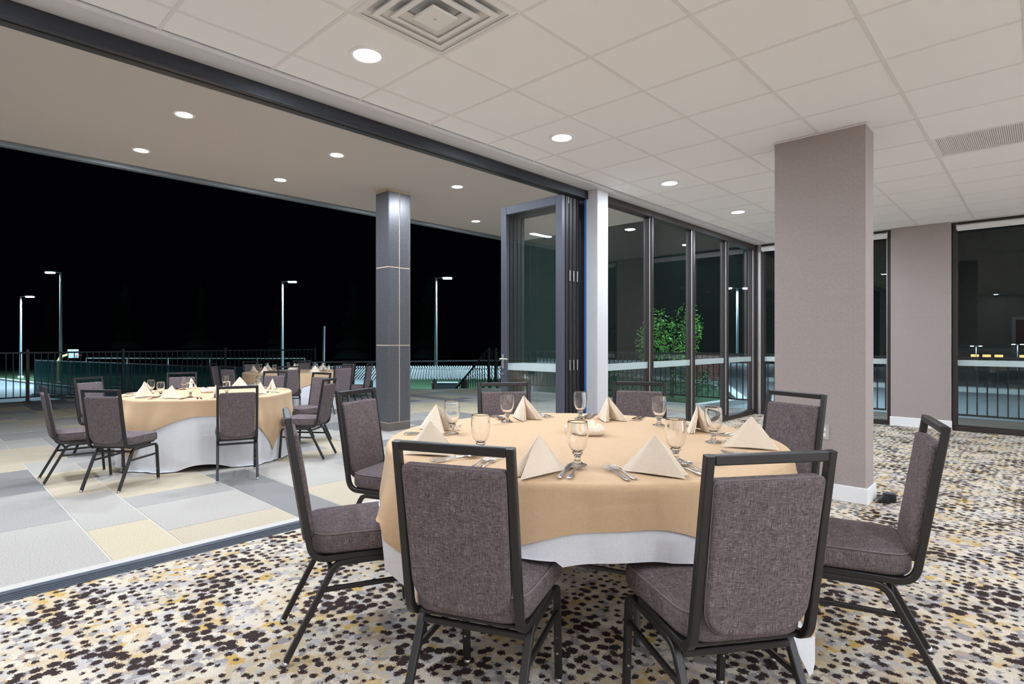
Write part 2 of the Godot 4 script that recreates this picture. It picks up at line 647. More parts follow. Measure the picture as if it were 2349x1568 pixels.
func make_ceiling() -> void:
	var x0 := -1.8947
	var f0 := 2.7358
	var s := 0.6096
	var xl := -3.37
	var xr := 5.42
	var ceil_ := struct("ceiling", MB.new().span(w(-3.75, 2.893, -6.9), w(5.62, 3.1, 10.2)), M.drywall_white, "white suspended ceiling of square mineral tiles")
	var tile := MB.new().box(Vector3.ZERO, Vector3(s - 0.018, 0.010, s - 0.018), 0.002).mesh()
	var rest := MB.new()
	for a in range(-3, 12):
		for b in range(-16, 12):
			if (a == -1 and b == -2) or (b == 5 and (a == 2 or a == 3)):
				continue
			var xa := maxf(x0 + a * s, xl)
			var xb := minf(x0 + (a + 1) * s, xr)
			var fa := maxf(f0 + b * s, -6.7)
			var fb := minf(f0 + (b + 1) * s, 9.96)
			if fb - fa < 0.05 or xb - xa < 0.05:
				continue
			var c := w((xa + xb) / 2, CEIL + 0.0075, (fa + fb) / 2)
			if a <= 3 and b >= -5:
				if xb - xa > s - 0.001 and fb - fa > s - 0.001:
					part("tile", tile, M.ceiling_tile, ceil_, c)
				else:
					part("tile", MB.new().box(Vector3.ZERO, Vector3(xb - xa - 0.018, 0.010, fb - fa - 0.018), 0.002), M.ceiling_tile, ceil_, c)
			else:
				rest.box(c, Vector3(xb - xa - 0.018, 0.010, fb - fa - 0.018))
	part("tile_rest", rest, M.ceiling_tile, ceil_).set_meta("kind", "stuff")
	for a in range(-2, 12):
		part("tee", MB.new().box(w(x0 + a * s, CEIL + 0.003, 1.63), Vector3(0.026, 0.006, 16.66), 0.001), M.ceiling_tee, ceil_)
	for b in range(-15, 12):
		part("tee", MB.new().box(w((xl + xr) / 2, CEIL + 0.0036, f0 + b * s), Vector3(xr - xl, 0.006, 0.022), 0.001), M.ceiling_tee, ceil_)
	# square air diffuser
	var t := thing("air_diffuser", "white square stepped air diffuser set in the ceiling grid", "air vent", w(x0 - s / 2, CEIL, f0 - 1.5 * s))
	var ring := func(ro: float, yo: float, ri: float, yi: float) -> MB:
		var mb := MB.new()
		for k in 4:
			var a0 := PI / 4 + k * PI / 2
			var a1 := a0 + PI / 2
			var q := sqrt(2.0)
			mb.quad(Vector3(cos(a0) * ro * q, yo, sin(a0) * ro * q), Vector3(cos(a1) * ro * q, yo, sin(a1) * ro * q), Vector3(cos(a1) * ri * q, yi, sin(a1) * ri * q), Vector3(cos(a0) * ri * q, yi, sin(a0) * ri * q), Vector3.DOWN)
			mb.quad(Vector3(cos(a0) * ro * q, yo + 0.009, sin(a0) * ro * q), Vector3(cos(a1) * ro * q, yo + 0.009, sin(a1) * ro * q), Vector3(cos(a1) * ri * q, yi + 0.009, sin(a1) * ri * q), Vector3(cos(a0) * ri * q, yi + 0.009, sin(a0) * ri * q), Vector3.UP)
			mb.quad(Vector3(cos(a0) * ro * q, yo, sin(a0) * ro * q), Vector3(cos(a1) * ro * q, yo, sin(a1) * ro * q), Vector3(cos(a1) * ro * q, yo + 0.009, sin(a1) * ro * q), Vector3(cos(a0) * ro * q, yo + 0.009, sin(a0) * ro * q), Vector3(cos(a0 + PI / 4), 0, sin(a0 + PI / 4)))
		return mb
	var fr: MB = ring.call(0.292, 0.002, 0.262, -0.006)
	part("frame", fr, M.vent_white, t)
	part("cone", ring.call(0.262, -0.003, 0.222, 0.034), M.vent_white, t)
	part("cone", ring.call(0.214, -0.014, 0.160, 0.014), M.vent_white, t)
	part("cone", ring.call(0.150, -0.022, 0.098, 0.006), M.vent_white, t)
	part("cone_lip", ring.call(0.226, -0.015, 0.198, -0.017), M.vent_white, t)
	part("cone_lip", ring.call(0.160, -0.024, 0.134, -0.026), M.vent_white, t)
	part("centre_plate", MB.new().box(Vector3(0, -0.026, 0), Vector3(0.165, 0.014, 0.165), 0.012), M.vent_white, t)
	part("screw", MB.new().cyl(Vector3(0, -0.032, 0), Vector3(0, -0.036, 0), 0.007, 0.006, 10), M.glide, t)
	part("backing", MB.new().box(Vector3(0, 0.052, 0), Vector3(0.58, 0.006, 0.58)), M.outlet_plate, t)
	# perforated return grille, two tiles long
	var g := thing("return_grille", "grey perforated return air grille in the ceiling beyond the column", "air vent", w(x0 + 3 * s, CEIL, f0 + 5.5 * s))
	part("frame", MB.new().box(Vector3(0, 0.0075, -0.285), Vector3(1.2, 0.012, 0.02)).box(Vector3(0, 0.0075, 0.285), Vector3(1.2, 0.012, 0.02)).box(Vector3(-0.59, 0.0075, 0), Vector3(0.02, 0.012, 0.55)).box(Vector3(0.59, 0.0075, 0), Vector3(0.02, 0.012, 0.55)), M.vent_white, g)
	part("backing", MB.new().box(Vector3(0, 0.0125, 0), Vector3(1.18, 0.003, 0.56)), M.outlet_plate, g)
	var slat := MB.new().box(Vector3.ZERO, Vector3(0.0085, 0.006, 0.55)).mesh()
	for k in 92:
		part("slat", slat, M.vent_white, g, Vector3(-0.577 + k * 0.01268, 0.008, 0))
	# recessed lights, three rows
	var where := {-2.8091: ["over the indoor table and along the glass wall", -3, 1.05], 0.8485: ["in the middle row over the open carpet", -3, 0.6], 4.5061: ["in the row beside the white side wall", -3, 2.2]}
	for x in where:
		for k in range(where[x][1], 5):
			var f: float = f0 - 1.5 * s + 3.0 * s * k
			down_light("ceiling_downlight", "round white ceiling downlight " + where[x][0], "indoor ceiling downlights", w(x, CEIL, f), INDOOR * where[x][2], LAMP)
	down_light("ceiling_downlight", "round white ceiling downlight close to the rear wall", "indoor ceiling downlights", w(-1.2, CEIL, -6.2), INDOOR, LAMP)


func window_unit(n: int, label: String, a: Vector2, b: Vector2, y0: float, y1: float, inward: Vector2, first := false) -> void:
	# a, b: ends of the unit in (x, f); mullion at b (and a if first); inward points into the room
	var o := holder("window_%d" % n, label)
	var d := (b - a).normalized()
	var nn := inward * 0.06
	var mb := MB.new()
	var bar := func(p: Vector2, q: Vector2, lo: float, hi: float):
		var c := (p + q) / 2.0
		var along := Vector3((q - p).x, 0, -(q - p).y)
		var t := Transform3D(Basis(Vector3.UP, atan2(-along.z, along.x)), w(c.x, (lo + hi) / 2, c.y))
		return mb.box(Vector3.ZERO, Vector3(along.length(), hi - lo, 0.12), 0.004, t)
	bar.call(a, b, y0, y0 + 0.07)
	bar.call(a, b, y1 - 0.08, y1)
	bar.call(b - d * 0.05, b, y0 + 0.07, y1 - 0.08)
	if first:
		bar.call(a, a + d * 0.05, y0 + 0.07, y1 - 0.08)
	part("frame", mb, M.bronze_frame, o)
	var p := a + d * (0.05 if first else 0.0)
	var q := b - d * 0.05
	var g := MB.new()
	g.quad(w(p.x, y0 + 0.07, p.y), w(q.x, y0 + 0.07, q.y), w(q.x, y1 - 0.08, q.y), w(p.x, y1 - 0.08, p.y), Vector3(inward.x, 0, -inward.y))
	part("pane", g, M.window_glass, o)
	var off := inward * 0.004
	var fl := MB.new()
	fl.quad(w(p.x + off.x, 0.895, p.y + off.y), w(q.x + off.x, 0.895, q.y + off.y), w(q.x + off.x, 0.975, q.y + off.y), w(p.x + off.x, 0.975, p.y + off.y), Vector3(inward.x, 0, -inward.y))
	var f := part("film_band", fl, M.frosted_film, o)
	f.set_meta("label", "frosted white safety strip")
	# bright metal glazing bead on the room side
	var bead := MB.new()
	var e := b - d * 0.056 + inward * 0.035
	bead.box(w(e.x, (y0 + y1) / 2, e.y), Vector3(0.012, y1 - y0 - 0.16, 0.012), 0.002)
	part("glazing_bead", bead, M.steel_strip, o)


func make_room() -> void:
	struct("floor", MB.new().span(w(-3.53, -0.1, -6.7), w(5.42, 0.0, 9.99)), M.carpet, "cream, grey, gold and dark brown speckled hotel carpet")
	# threshold: slotted dark track and pale sill, one step above the patio
	var tr := struct("trim_1", MB.new().span(w(-3.69, -0.12, -1.5), w(-3.53, -0.008, 5.1)), M.track_groove, "dark metal folding-door track set in the floor")
	part("track_rail", MB.new().span(w(-3.628, -0.008, -1.5), w(-3.532, 0.004, 5.1), 0.002), M.track_metal, tr)
	part("track_rail", MB.new().span(w(-3.688, -0.008, -1.5), w(-3.648, 0.003, 5.1), 0.002), M.track_metal, tr)
	for k in 4:
		part("track_rib", MB.new().span(w(-3.622 + k * 0.024, 0.003, -1.5), w(-3.615 + k * 0.024, 0.007, 5.1)), M.track_metal, tr)
	struct("trim_2", MB.new().span(w(-3.77, -0.16, -1.5), w(-3.69, 0.0, 5.3), 0.004), M.sill_stone, "pale stone sill along the door track")
	struct("trim_3", MB.new().span(w(-3.77, -0.3, 5.1), w(-3.53, 0.0, 10.2)), M.sill_stone, "concrete upstand under the glass wall")
	# over the opening
	var hd := struct("wall_left", MB.new().span(w(-3.80, 2.872, -6.9), w(-3.60, SOFFIT, 10.2)), M.drywall_white, "white bulkhead above the folding-door opening")
	part("ceiling_strip", MB.new().span(w(-3.62, 2.866, -6.7), w(-3.385, 2.9, 9.96)), M.drywall_white, hd)
	part("rounded_bead", MB.new().cyl(w(-3.386, 2.877, -6.7), w(-3.386, 2.877, 5.3), 0.017, 0.017, 16), M.drywall_white, hd)
	part("wall_panel", MB.new().span(w(-3.80, -0.2, -6.9), w(-3.60, 2.87, -1.5)), M.wallpaper, hd)
	var bm := struct("trim_4", MB.new().span(w(-3.69, 2.78, -1.5), w(-3.565, 2.866, 5.1), 0.004), M.black_beam, "black metal head track of the folding doors")
	part("track_lip", MB.new().span(w(-3.572, 2.776, -1.5), w(-3.562, 2.792, 5.1), 0.002), M.black_beam, bm)
	part("track_slot", MB.new().span(w(-3.64, 2.776, -1.5), w(-3.615, 2.781, 5.1)), M.door_edge, bm)
	var jb := struct("wall_jamb", MB.new().span(w(-3.60, 0.0, 5.1), w(-3.445, 2.868, 5.305), 0.004), M.drywall_white, "white plastered jamb between the folding doors and the glass wall")
	part("outer_post", MB.new().span(w(-3.80, -0.15, 5.1), w(-3.60, 2.87, 5.305)), M.door_edge, jb)
	part("blue_tape", MB.new().span(w(-3.606, 0.0, 5.086), w(-3.588, 2.775, 5.102)), M.blue_tape, jb)
	# glass wall on the left
	var e := [5.305, 6.47, 7.645, 8.825, 9.96]
	for k in 4:
		window_unit(k + 1, "tall dark-framed glass panel of the side window wall", Vector2(-3.59, e[k]), Vector2(-3.59, e[k + 1]), 0.0, 2.866, Vector2(1, 0), k == 0)
	# far wall with windows
	var cp := struct("trim_5", MB.new().span(w(-3.66, 0.0, 9.955), w(-3.50, 2.879, 10.12), 0.004), M.bronze_frame, "dark corner post of the window walls")
	part("steel_strip", MB.new().span(w(-3.50, 0.0, 9.975), w(-3.455, 2.87, 10.0), 0.004), M.steel_strip, cp)
	window_unit(5, "far window seen between corner post and column", Vector2(-3.46, 10.06), Vector2(-2.50, 10.06), 0.0, 2.872, Vector2(0, -1), true)
	window_unit(6, "narrow slice of far window beside the taupe wall pier", Vector2(-2.50, 10.06), Vector2(-1.615, 10.06), 0.0, 2.872, Vector2(0, -1), false)
	window_unit(7, "wide far window to the right of the taupe wall pier", Vector2(-0.905, 10.06), Vector2(1.05, 10.06), 0.0, 2.872, Vector2(0, -1), true)
	struct("wall_back", MB.new().span(w(-1.615, 0.0, 9.96), w(-0.92, 2.893, 10.22)), M.wallpaper, "taupe wallpapered pier between the far windows")
	var wb := struct("wall_back_side", MB.new().span(w(1.05, 0.0, 9.96), w(5.62, 2.893, 10.22)), M.wallpaper, "taupe far wall")
	part("lintel", MB.new().span(w(-3.8, 2.872, 9.97), w(1.05, 3.1, 10.22)), M.drywall_white, wb)
	struct("baseboard_back", MB.new().span(w(-1.625, 0.0, 9.942), w(-0.91, 0.135, 9.97), 0.006), M.baseboard_white, "white baseboard under the wall pier")
	var rear := struct("wall_rear", MB.new().span(w(-3.8, -0.2, -6.9), w(5.62, 2.893, -6.7)), M.wallpaper, "taupe wall at the rear of the room")
	part("pilaster", MB.new().span(w(-1.0, 0.0, -6.7), w(-0.93, 2.88, -6.62)), M.wallpaper, rear)
	var dr := holder("door_1", "dark red door in a white frame on the rear wall")
	part("frame", MB.new().span(w(-0.80, 0.0, -6.7), w(-0.70, 2.08, -6.66)).span(w(0.28, 0.0, -6.7), w(0.38, 2.08, -6.66)).span(w(-0.70, 1.99, -6.7), w(0.28, 2.08, -6.66)), M.baseboard_white, dr)
	part("leaf", MB.new().span(w(-0.70, 0.0, -6.7), w(0.28, 1.99, -6.68)), M.door_red, dr)
	struct("wall_right", MB.new().span(w(5.42, -0.2, -6.9), w(5.62, 2.893, 10.2)), M.paint_white, "white painted side wall")
	# roller blinds
	for q in [[-3.44, -2.52, "left of the column"], [-2.49, -1.66, "in the narrow window by the pier"], [-0.86, 1.0, "over the wide far window"]]:
		var xa: float = q[0]
		var xb: float = q[1]
		var t := thing("roller_blind", "rolled-up white window blind " + str(q[2]), "window blind", w((xa + xb) / 2, 2.80, 9.992), 0.0, "roller blinds of the far windows")
		var h := (xb - xa) / 2
		part("roll", MB.new().cyl(Vector3(-h, 0, 0), Vector3(h, 0, 0), 0.035, 0.035, 18), M.blind_white, t)
		part("bottom_bar", MB.new().box(Vector3(0, -0.042, 0.02), Vector3(2 * h - 0.01, 0.022, 0.012), 0.003), M.blind_white, t)
		for s in [-1, 1]:
			part("bracket", MB.new().box(Vector3(s * (h + 0.004), 0.01, 0), Vector3(0.006, 0.08, 0.07)), M.steel_strip, t)
	# column in the room
	var c := thing("column", "taupe wallpapered rectangular column with white baseboard standing in the carpeted room", "column", w(-1.29, 0, 5.12))
	part("shaft", MB.new().box(Vector3(0, 1.446, 0), Vector3(0.65, 2.893, 0.268), 0.002), M.wallpaper, c)
	part("baseboard", MB.new().box(Vector3(0, 0.062, 0.140), Vector3(0.684, 0.124, 0.017), 0.004).box(Vector3(0, 0.062, -0.140), Vector3(0.684, 0.124, 0.017), 0.004).box(Vector3(0.3335, 0.062, 0), Vector3(0.017, 0.124, 0.27), 0.004).box(Vector3(-0.3335, 0.062, 0), Vector3(0.017, 0.124, 0.27), 0.004), M.baseboard_white, c)
	part("ceiling_trim", MB.new().box(Vector3(0, 2.874, 0), Vector3(0.672, 0.008, 0.29)), M.ceiling_tee, c)
	var ol := thing("wall_outlet", "small grey outlet plate on the taupe column", "outlet", w(-1.249, 0.52, 4.985))
	part("plate", MB.new().box(Vector3(0, 0, 0.002), Vector3(0.075, 0.118, 0.006), 0.002), M.outlet_plate, ol)
	for s in [-1, 1]:
		part("socket", MB.new().box(Vector3(0, s * 0.022, 0.0055), Vector3(0.032, 0.026, 0.003), 0.001), M.vent_white, ol)
	var ad := thing("power_adapter", "small black plug box lying on the carpet beside the column baseboard", "adapter", w(-0.86, 0, 5.19), 0.25)
	part("body", MB.new().box(Vector3(0.012, 0.032, -0.02), Vector3(0.085, 0.06, 0.075), 0.008), M.plastic_black, ad)
	part("plug", MB.new().box(Vector3(-0.02, 0.025, 0.045), Vector3(0.05, 0.05, 0.055), 0.006), M.plastic_black, ad)
	part("cap", MB.new().box(Vector3(0.025, 0.064, -0.02), Vector3(0.06, 0.008, 0.06), 0.003), M.door_frame, ad)


func make_folding_door() -> void:
	var t := thing("folding_door", "dark metal framed glass folding door stacked open at the white jamb", "folding door", w(-3.635, 0, 4.75))
	var wd := 0.885   # leaf width, standing out towards the patio (-x)
	var frame := MB.new()
	var fw := 0.085
	frame.span(Vector3(-wd, 0.01, -0.026), Vector3(-wd + fw, 2.775, 0.026), 0.003)
	frame.span(Vector3(-fw, 0.01, -0.026), Vector3(0, 2.775, 0.026), 0.003)
	frame.span(Vector3(-wd + fw, 2.68, -0.026), Vector3(-fw, 2.775, 0.026), 0.003)
	frame.span(Vector3(-wd + fw, 0.01, -0.026), Vector3(-fw, 0.12, 0.026), 0.003)
	var fm := frame.mesh()
	var gl := MB.new()
	gl.quad(Vector3(-wd + fw, 0.12, 0), Vector3(-fw, 0.12, 0), Vector3(-fw, 2.68, 0), Vector3(-wd + fw, 2.68, 0), Vector3(0, 0, 1))
	var gm := gl.mesh()
	var bd := MB.new()
	bd.quad(Vector3(-wd + fw, 0.905, 0.004), Vector3(-fw, 0.905, 0.004), Vector3(-fw, 0.985, 0.004), Vector3(-wd + fw, 0.985, 0.004), Vector3(0, 0, 1))
	var bm := bd.mesh()
	var hinge := MB.new()
	for k in 7:
		hinge.cyl(Vector3(0, -0.055 + k * 0.016, 0), Vector3(0, -0.042 + k * 0.016, 0), 0.008, 0.008, 8)
	var hm := hinge.mesh()
	for k in 5:
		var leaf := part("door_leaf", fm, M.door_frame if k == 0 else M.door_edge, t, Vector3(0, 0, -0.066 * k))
		part("glass", gm, M.window_glass, leaf)
		part("film_band", bm, M.frosted_film, leaf)
		if k % 2 == 1 or k == 2:
			for y in [0.98, 1.93]:
				part("hinge", hm, M.glide, leaf, Vector3(0.010, y, -0.033))
		if k == 0:
			var hd := MB.new()
			hd.box(Vector3(-wd + 0.035, 1.0, 0.031), Vector3(0.03, 0.16, 0.010), 0.003)
			hd.cyl(Vector3(-wd + 0.035, 1.03, 0.03), Vector3(-wd + 0.035, 1.03, 0.075), 0.009, 0.009, 10)
			hd.box(Vector3(-wd + 0.085, 1.03, 0.072), Vector3(0.13, 0.018, 0.014), 0.005)
			part("handle", hd, M.steel_strip, leaf)
			part("lock_knob", MB.new().cyl(Vector3(-wd + 0.035, 0.86, 0.026), Vector3(-wd + 0.035, 0.86, 0.045), 0.014, 0.012, 12), M.steel_strip, leaf)
	part("hanger_pin", MB.new().cyl(Vector3(-0.01, 2.70, -0.10), Vector3(-0.01, 2.79, -0.10), 0.006, 0.006, 8), M.glide, t)


# ---------------------------------------------------------------- patio and what lies outside
func patio_poly() -> PackedVector2Array:
	return PackedVector2Array([Vector2(-3.76, -8.0), Vector2(-3.76, 12.0), Vector2(-11.9, 12.0), Vector2(-13.2, 9.6), Vector2(-16.95, 9.1), Vector2(-16.95, -8.0)])


func make_patio() -> void:
	var poly := patio_poly()
	var base := struct("patio_floor", prism(poly, -2.6, PATIO - 0.003), M.grout, "patio paved with grey, tan and yellow stone slabs")
	var m := 0.41
	var x1 := -4.21
	var f1 := 0.877
	var ni := 33
	var nj := 38
	var jo := 9     # row of f1
	var io := 1     # column of x1
	var taken := {}
	var pieces := []
	var put := func(i: int, j: int, di: int, dj: int, c: String):
		for a in di:
			for b in dj:
				taken[Vector2i(i + a, j + b)] = true
		pieces.append([i, j, di, dj, c])
	# slabs that can be read off the photograph
	put.call(io, jo, 2, 1, "tile_yellow")
	put.call(io, jo + 1, 1, 2, "tile_tan")
	put.call(io + 1, jo + 1, 2, 2, "tile_light")
	put.call(io + 3, jo + 1, 1, 2, "tile_grey")
	put.call(io, jo + 3, 5, 1, "tile_dark")
	put.call(io, jo + 4, 2, 2, "tile_tan")
	put.call(io, jo - 3, 3, 3, "tile_light")
	put.call(io + 3, jo - 2, 2, 2, "tile_grey")
	put.call(io + 2, jo, 3, 1, "tile_light")
	put.call(io + 4, jo + 1, 2, 2, "tile_tan")
	put.call(io + 2, jo + 4, 3, 2, "tile_light")
	put.call(io + 6, jo - 1, 3, 1, "tile_dark")
	put.call(io + 5, jo, 2, 1, "tile_tan")
	put.call(io + 10, jo - 1, 3, 2, "tile_tan")
	put.call(io + 21, jo + 2, 3, 1, "tile_yellow")
	put.call(io + 11, jo + 15, 3, 4, "tile_yellow")
	put.call(io + 13, jo + 19, 6, 1, "tile_dark")
	rng.seed = 41
	var shapes := [[1, 1], [2, 1], [1, 2], [2, 2], [3, 1], [1, 3], [2, 2], [3, 2]]
	var tones := ["tile_light", "tile_light", "tile_light", "tile_light", "tile_grey", "tile_grey", "tile_grey", "tile_tan", "tile_yellow", "tile_dark"]
	for i in ni:
		for j in nj:
			if taken.has(Vector2i(i, j)):
				continue
			var s: Array = shapes[rng.randi() % shapes.size()]
			var ok := true
			for a in s[0]:
				for b in s[1]:
					ok = ok and not taken.has(Vector2i(i + a, j + b)) and i + a < ni and j + b < nj
			if not ok:
				s = [1, 1]
			put.call(i, j, s[0], s[1], tones[rng.randi() % tones.size()])
	var near := []
	var rest := {}
	var cache := {}
	for p in pieces:
		var xa: float = x1 - (p[0] - io) * m
		var xb: float = xa - p[2] * m
		var fa: float = f1 + (p[1] - jo) * m
		var fb: float = fa + p[3] * m
		var c := Vector2((xa + xb) / 2, (fa + fb) / 2)
		var q := Geometry2D.intersect_polygons(poly, PackedVector2Array([Vector2(xa, fa), Vector2(xa, fb), Vector2(xb, fb), Vector2(xb, fa)]))
		if q.is_empty():
			continue
		var whole: bool = Geometry2D.is_point_in_polygon(Vector2(xa, fa), poly) and Geometry2D.is_point_in_polygon(Vector2(xb, fa), poly) and Geometry2D.is_point_in_polygon(Vector2(xb, fb), poly) and Geometry2D.is_point_in_polygon(Vector2(xa, fb), poly)
		if not whole:
			continue
		near.append([c.length() + (100.0 if c.y < -0.2 + absf(c.x) * 0.02 else 0.0), c, p])
	near.sort_custom(func(a, b): return a[0] < b[0])
	for k in near.size():
		var c: Vector2 = near[k][1]
		var p: Array = near[k][2]
		var size := Vector3(p[2] * m - 0.007, 0.02, p[3] * m - 0.007)
		var at := w(c.x, PATIO - 0.01, c.y)
		if k < 290:
			var key := "%d_%d" % [p[2], p[3]]
			if not cache.has(key):
				cache[key] = MB.new().box(Vector3.ZERO, size, 0.003).mesh()
			part("slab", cache[key], M[p[4]], base, at)
		else:
			if not rest.has(p[4]):
				rest[p[4]] = MB.new()
			rest[p[4]].box(at, size)
	for c in rest:
		part("slab_rest", rest[c], M[c], base).set_meta("kind", "stuff")
	# canopy over the patio
	var cn := struct("patio_canopy", MB.new().span(w(-8.80, SOFFIT, -8.0), w(-3.60, SOFFIT + 0.35, 9.9)), M.soffit, "flat beige patio canopy with recessed lights")
	part("fascia", MB.new().span(w(-8.86, SOFFIT - 0.06, -8.0), w(-8.76, SOFFIT + 0.4, 9.96), 0.005), M.fascia, cn)
	for x in [-6.42, -8.0]:
		for f in [-1.7, 0.12, 1.96, 3.72, 5.75, 7.65]:
			down_light("canopy_downlight", "small round downlight in the beige patio canopy", "patio canopy downlights", w(x, SOFFIT, f), OUTDOOR, LAMP)
	# clad column
	var c := thing("patio_column", "dark grey panel-clad column under the patio canopy", "column", w(-7.40, PATIO, 5.275))
	part("core", MB.new().box(Vector3(0, 1.865, 0), Vector3(0.329, 3.73, 0.409)), M.column_core, c)
	part("base", MB.new().box(Vector3(0, 0.0615, 0), Vector3(0.333, 0.123, 0.413)), M.column_base, c)
	var ys := [0.125, 1.322, 2.53, 3.70]
	for k in 3:
		var h: float = ys[k + 1] - ys[k] - 0.014
		var y: float = (ys[k] + ys[k + 1]) / 2
		for s in [-1, 1]:
			part("panel", MB.new().box(Vector3(0, y, s * 0.203), Vector3(0.342, h, 0.010), 0.002), M.column_panel, c)
			part("panel", MB.new().box(Vector3(s * 0.163, y, 0.1), Vector3(0.010, h, 0.187), 0.002), M.column_panel, c)
			part("panel", MB.new().box(Vector3(s * 0.163, y, -0.1), Vector3(0.010, h, 0.187), 0.002), M.column_panel, c)
	part("cap", MB.new().box(Vector3(0, 3.715, 0), Vector3(0.30, 0.03, 0.38)), M.door_edge, c)


func railing(called: String, label: String, a: Vector2, b: Vector2, y: float, h: float, posts: Array) -> void:
	var t := thing(called, label, "railing", w(a.x, y, a.y))
	var L := (b - a).length()
	t.rotation.y = atan2((b - a).y, (b - a).x)
	part("top_rail", MB.new().span(Vector3(0, h - 0.04, -0.02), Vector3(L, h, 0.02), 0.004), M.railing_black, t)
	part("bottom_rail", MB.new().span(Vector3(0, 0.09, -0.016), Vector3(L, 0.12, 0.016), 0.003), M.railing_black, t)
	for s in posts:
		var p := part("post", MB.new().box(Vector3(0, h / 2 + 0.03, 0), Vector3(0.065, h + 0.06, 0.065), 0.005), M.railing_black, t, Vector3(s, 0, 0))
		part("foot_plate", MB.new().box(Vector3(0, 0.006, 0), Vector3(0.14, 0.012, 0.14), 0.003), M.railing_black, p)
	var bal := MB.new().box(Vector3.ZERO, Vector3(0.018, h - 0.16, 0.018)).mesh()
	var n := int(L / 0.124)
	for k in range(1, n):
		part("baluster", bal, M.railing_black, t, Vector3(k * L / n, (h - 0.04 + 0.12) / 2, 0))


func lamp_post(label: String, x: float, f: float, ground: float, top: float, aim: float, heads := 1, energy := 40.0, small := 1.0) -> void:
	# aim: direction of the arm in the ground plane, radians from +x towards +f
	var t := thing("lamp_post", label, "lamp post", w(x, ground, f))
	t.rotation.y = aim
	t.scale = Vector3.ONE * small
	var h := (top - ground) / small
	part("base", MB.new().lathe([[0.0, 0.35], [0.22, 0.35], [0.25, 0.0], [0.0, 0.0]], 16), M.kerb, t)
	part("pole", MB.new().cyl(Vector3(0, 0.3, 0), Vector3(0, h, 0), 0.12, 0.075, 10), M.pole_paint, t)
	for k in heads:
		var s := 1.0 if k == 0 else -1.0
		part("arm", MB.new().cyl(Vector3(0, h - 0.06, 0), Vector3(s * 0.5, h + 0.03, 0), 0.03, 0.03, 8), M.pole_paint, t)
		var hd := part("lamp_head", MB.new().box(Vector3(s * 0.85, h + 0.06, 0), Vector3(0.75, 0.12, 0.36), 0.04), M.pole_paint, t)
		part("lens", MB.new().box(Vector3(s * 0.85, h - 0.03, 0), Vector3(0.66, 0.16, 0.31), 0.03), M.street_lamp_lens, hd)
		var l := SpotLight3D.new()
		l.name = "light"
		l.light_color = rgb(196, 236, 255)
		l.light_energy = energy
		l.light_size = 0.2
		l.spot_angle = 84.0
		l.spot_range = 120.0
		l.spot_angle_attenuation = 0.6
		l.shadow_enabled = true
		l.position = Vector3(s * 0.85, h - 0.13, 0)
		l.rotation.x = -PI / 2
		t.add_child(l)


func chain_fence(label: String, pts: Array, y: float, h: float, step: float, screened: bool) -> void:
	var t := thing("chain_fence", label, "fence", w(pts[0].x, y, pts[0].y))
	var o: Vector2 = pts[0]
	for k in pts.size() - 1:
		var a: Vector2 = pts[k] - o
		var b: Vector2 = pts[k + 1] - o
		for hh in [h, 0.35 * h, 0.05]:
			part("rail", MB.new().cyl(w(a.x, hh, a.y), w(b.x, hh, b.y), 0.035, 0.035, 6), M.galvanised, t)
		var n := int((b - a).length() / step)
		for q in n + 1:
			var p := a.lerp(b, float(q) / n)
			part("post", MB.new().cyl(w(p.x, 0, p.y), w(p.x, h + 0.06, p.y), 0.04, 0.04, 8), M.galvanised, t)
		if screened:
			var s := MB.new()
			s.span(Vector3(0, 0.06, -0.004), Vector3((b - a).length(), h - 0.04, 0.004))
			var sc := part("screen", s, M.windscreen, t, w(a.x, 0, a.y))
			sc.rotation.y = atan2((b - a).y, (b - a).x)


func leaf_cloud(mb: MB, c: Vector3, r: Vector3, n: int, size: float) -> void:
	for k in n:
		var d := Vector3(rng.randfn(), rng.randfn(), rng.randfn()).normalized() * pow(rng.randf(), 0.4)
		var p := c + d * r
		var a := Vector3(rng.randfn(), rng.randfn() * 0.6, rng.randfn()).normalized() * size * rng.randf_range(0.6, 1.3)
		var b := a.cross(Vector3(rng.randfn(), rng.randfn(), rng.randfn())).normalized() * size * 0.32
		mb.quad(p - a, p + b, p + a, p - b, Vector3.UP)


func tree(called: String, label: String, cat: String, at: Vector3, blobs: Array, trunk: float, n: int, size: float, m: Material, group := "") -> void:
	var t := thing(called, label, cat, at, 0.0, group)
	var mb := MB.new()
	for q in blobs:
		leaf_cloud(mb, q[0], q[1], int(n * q[1].x * q[1].y), size)
	part("foliage", mb, m, t).set_meta("kind", "stuff")
	if trunk > 0.0:
		var tr := MB.new().cyl(Vector3.ZERO, Vector3(0.02, trunk, 0), 0.05, 0.025, 8)
		for q in blobs:
			tr.cyl(Vector3(0.01, trunk * 0.5, 0), q[0], 0.02, 0.008, 6)
		part("trunk", tr, M.bark, t)


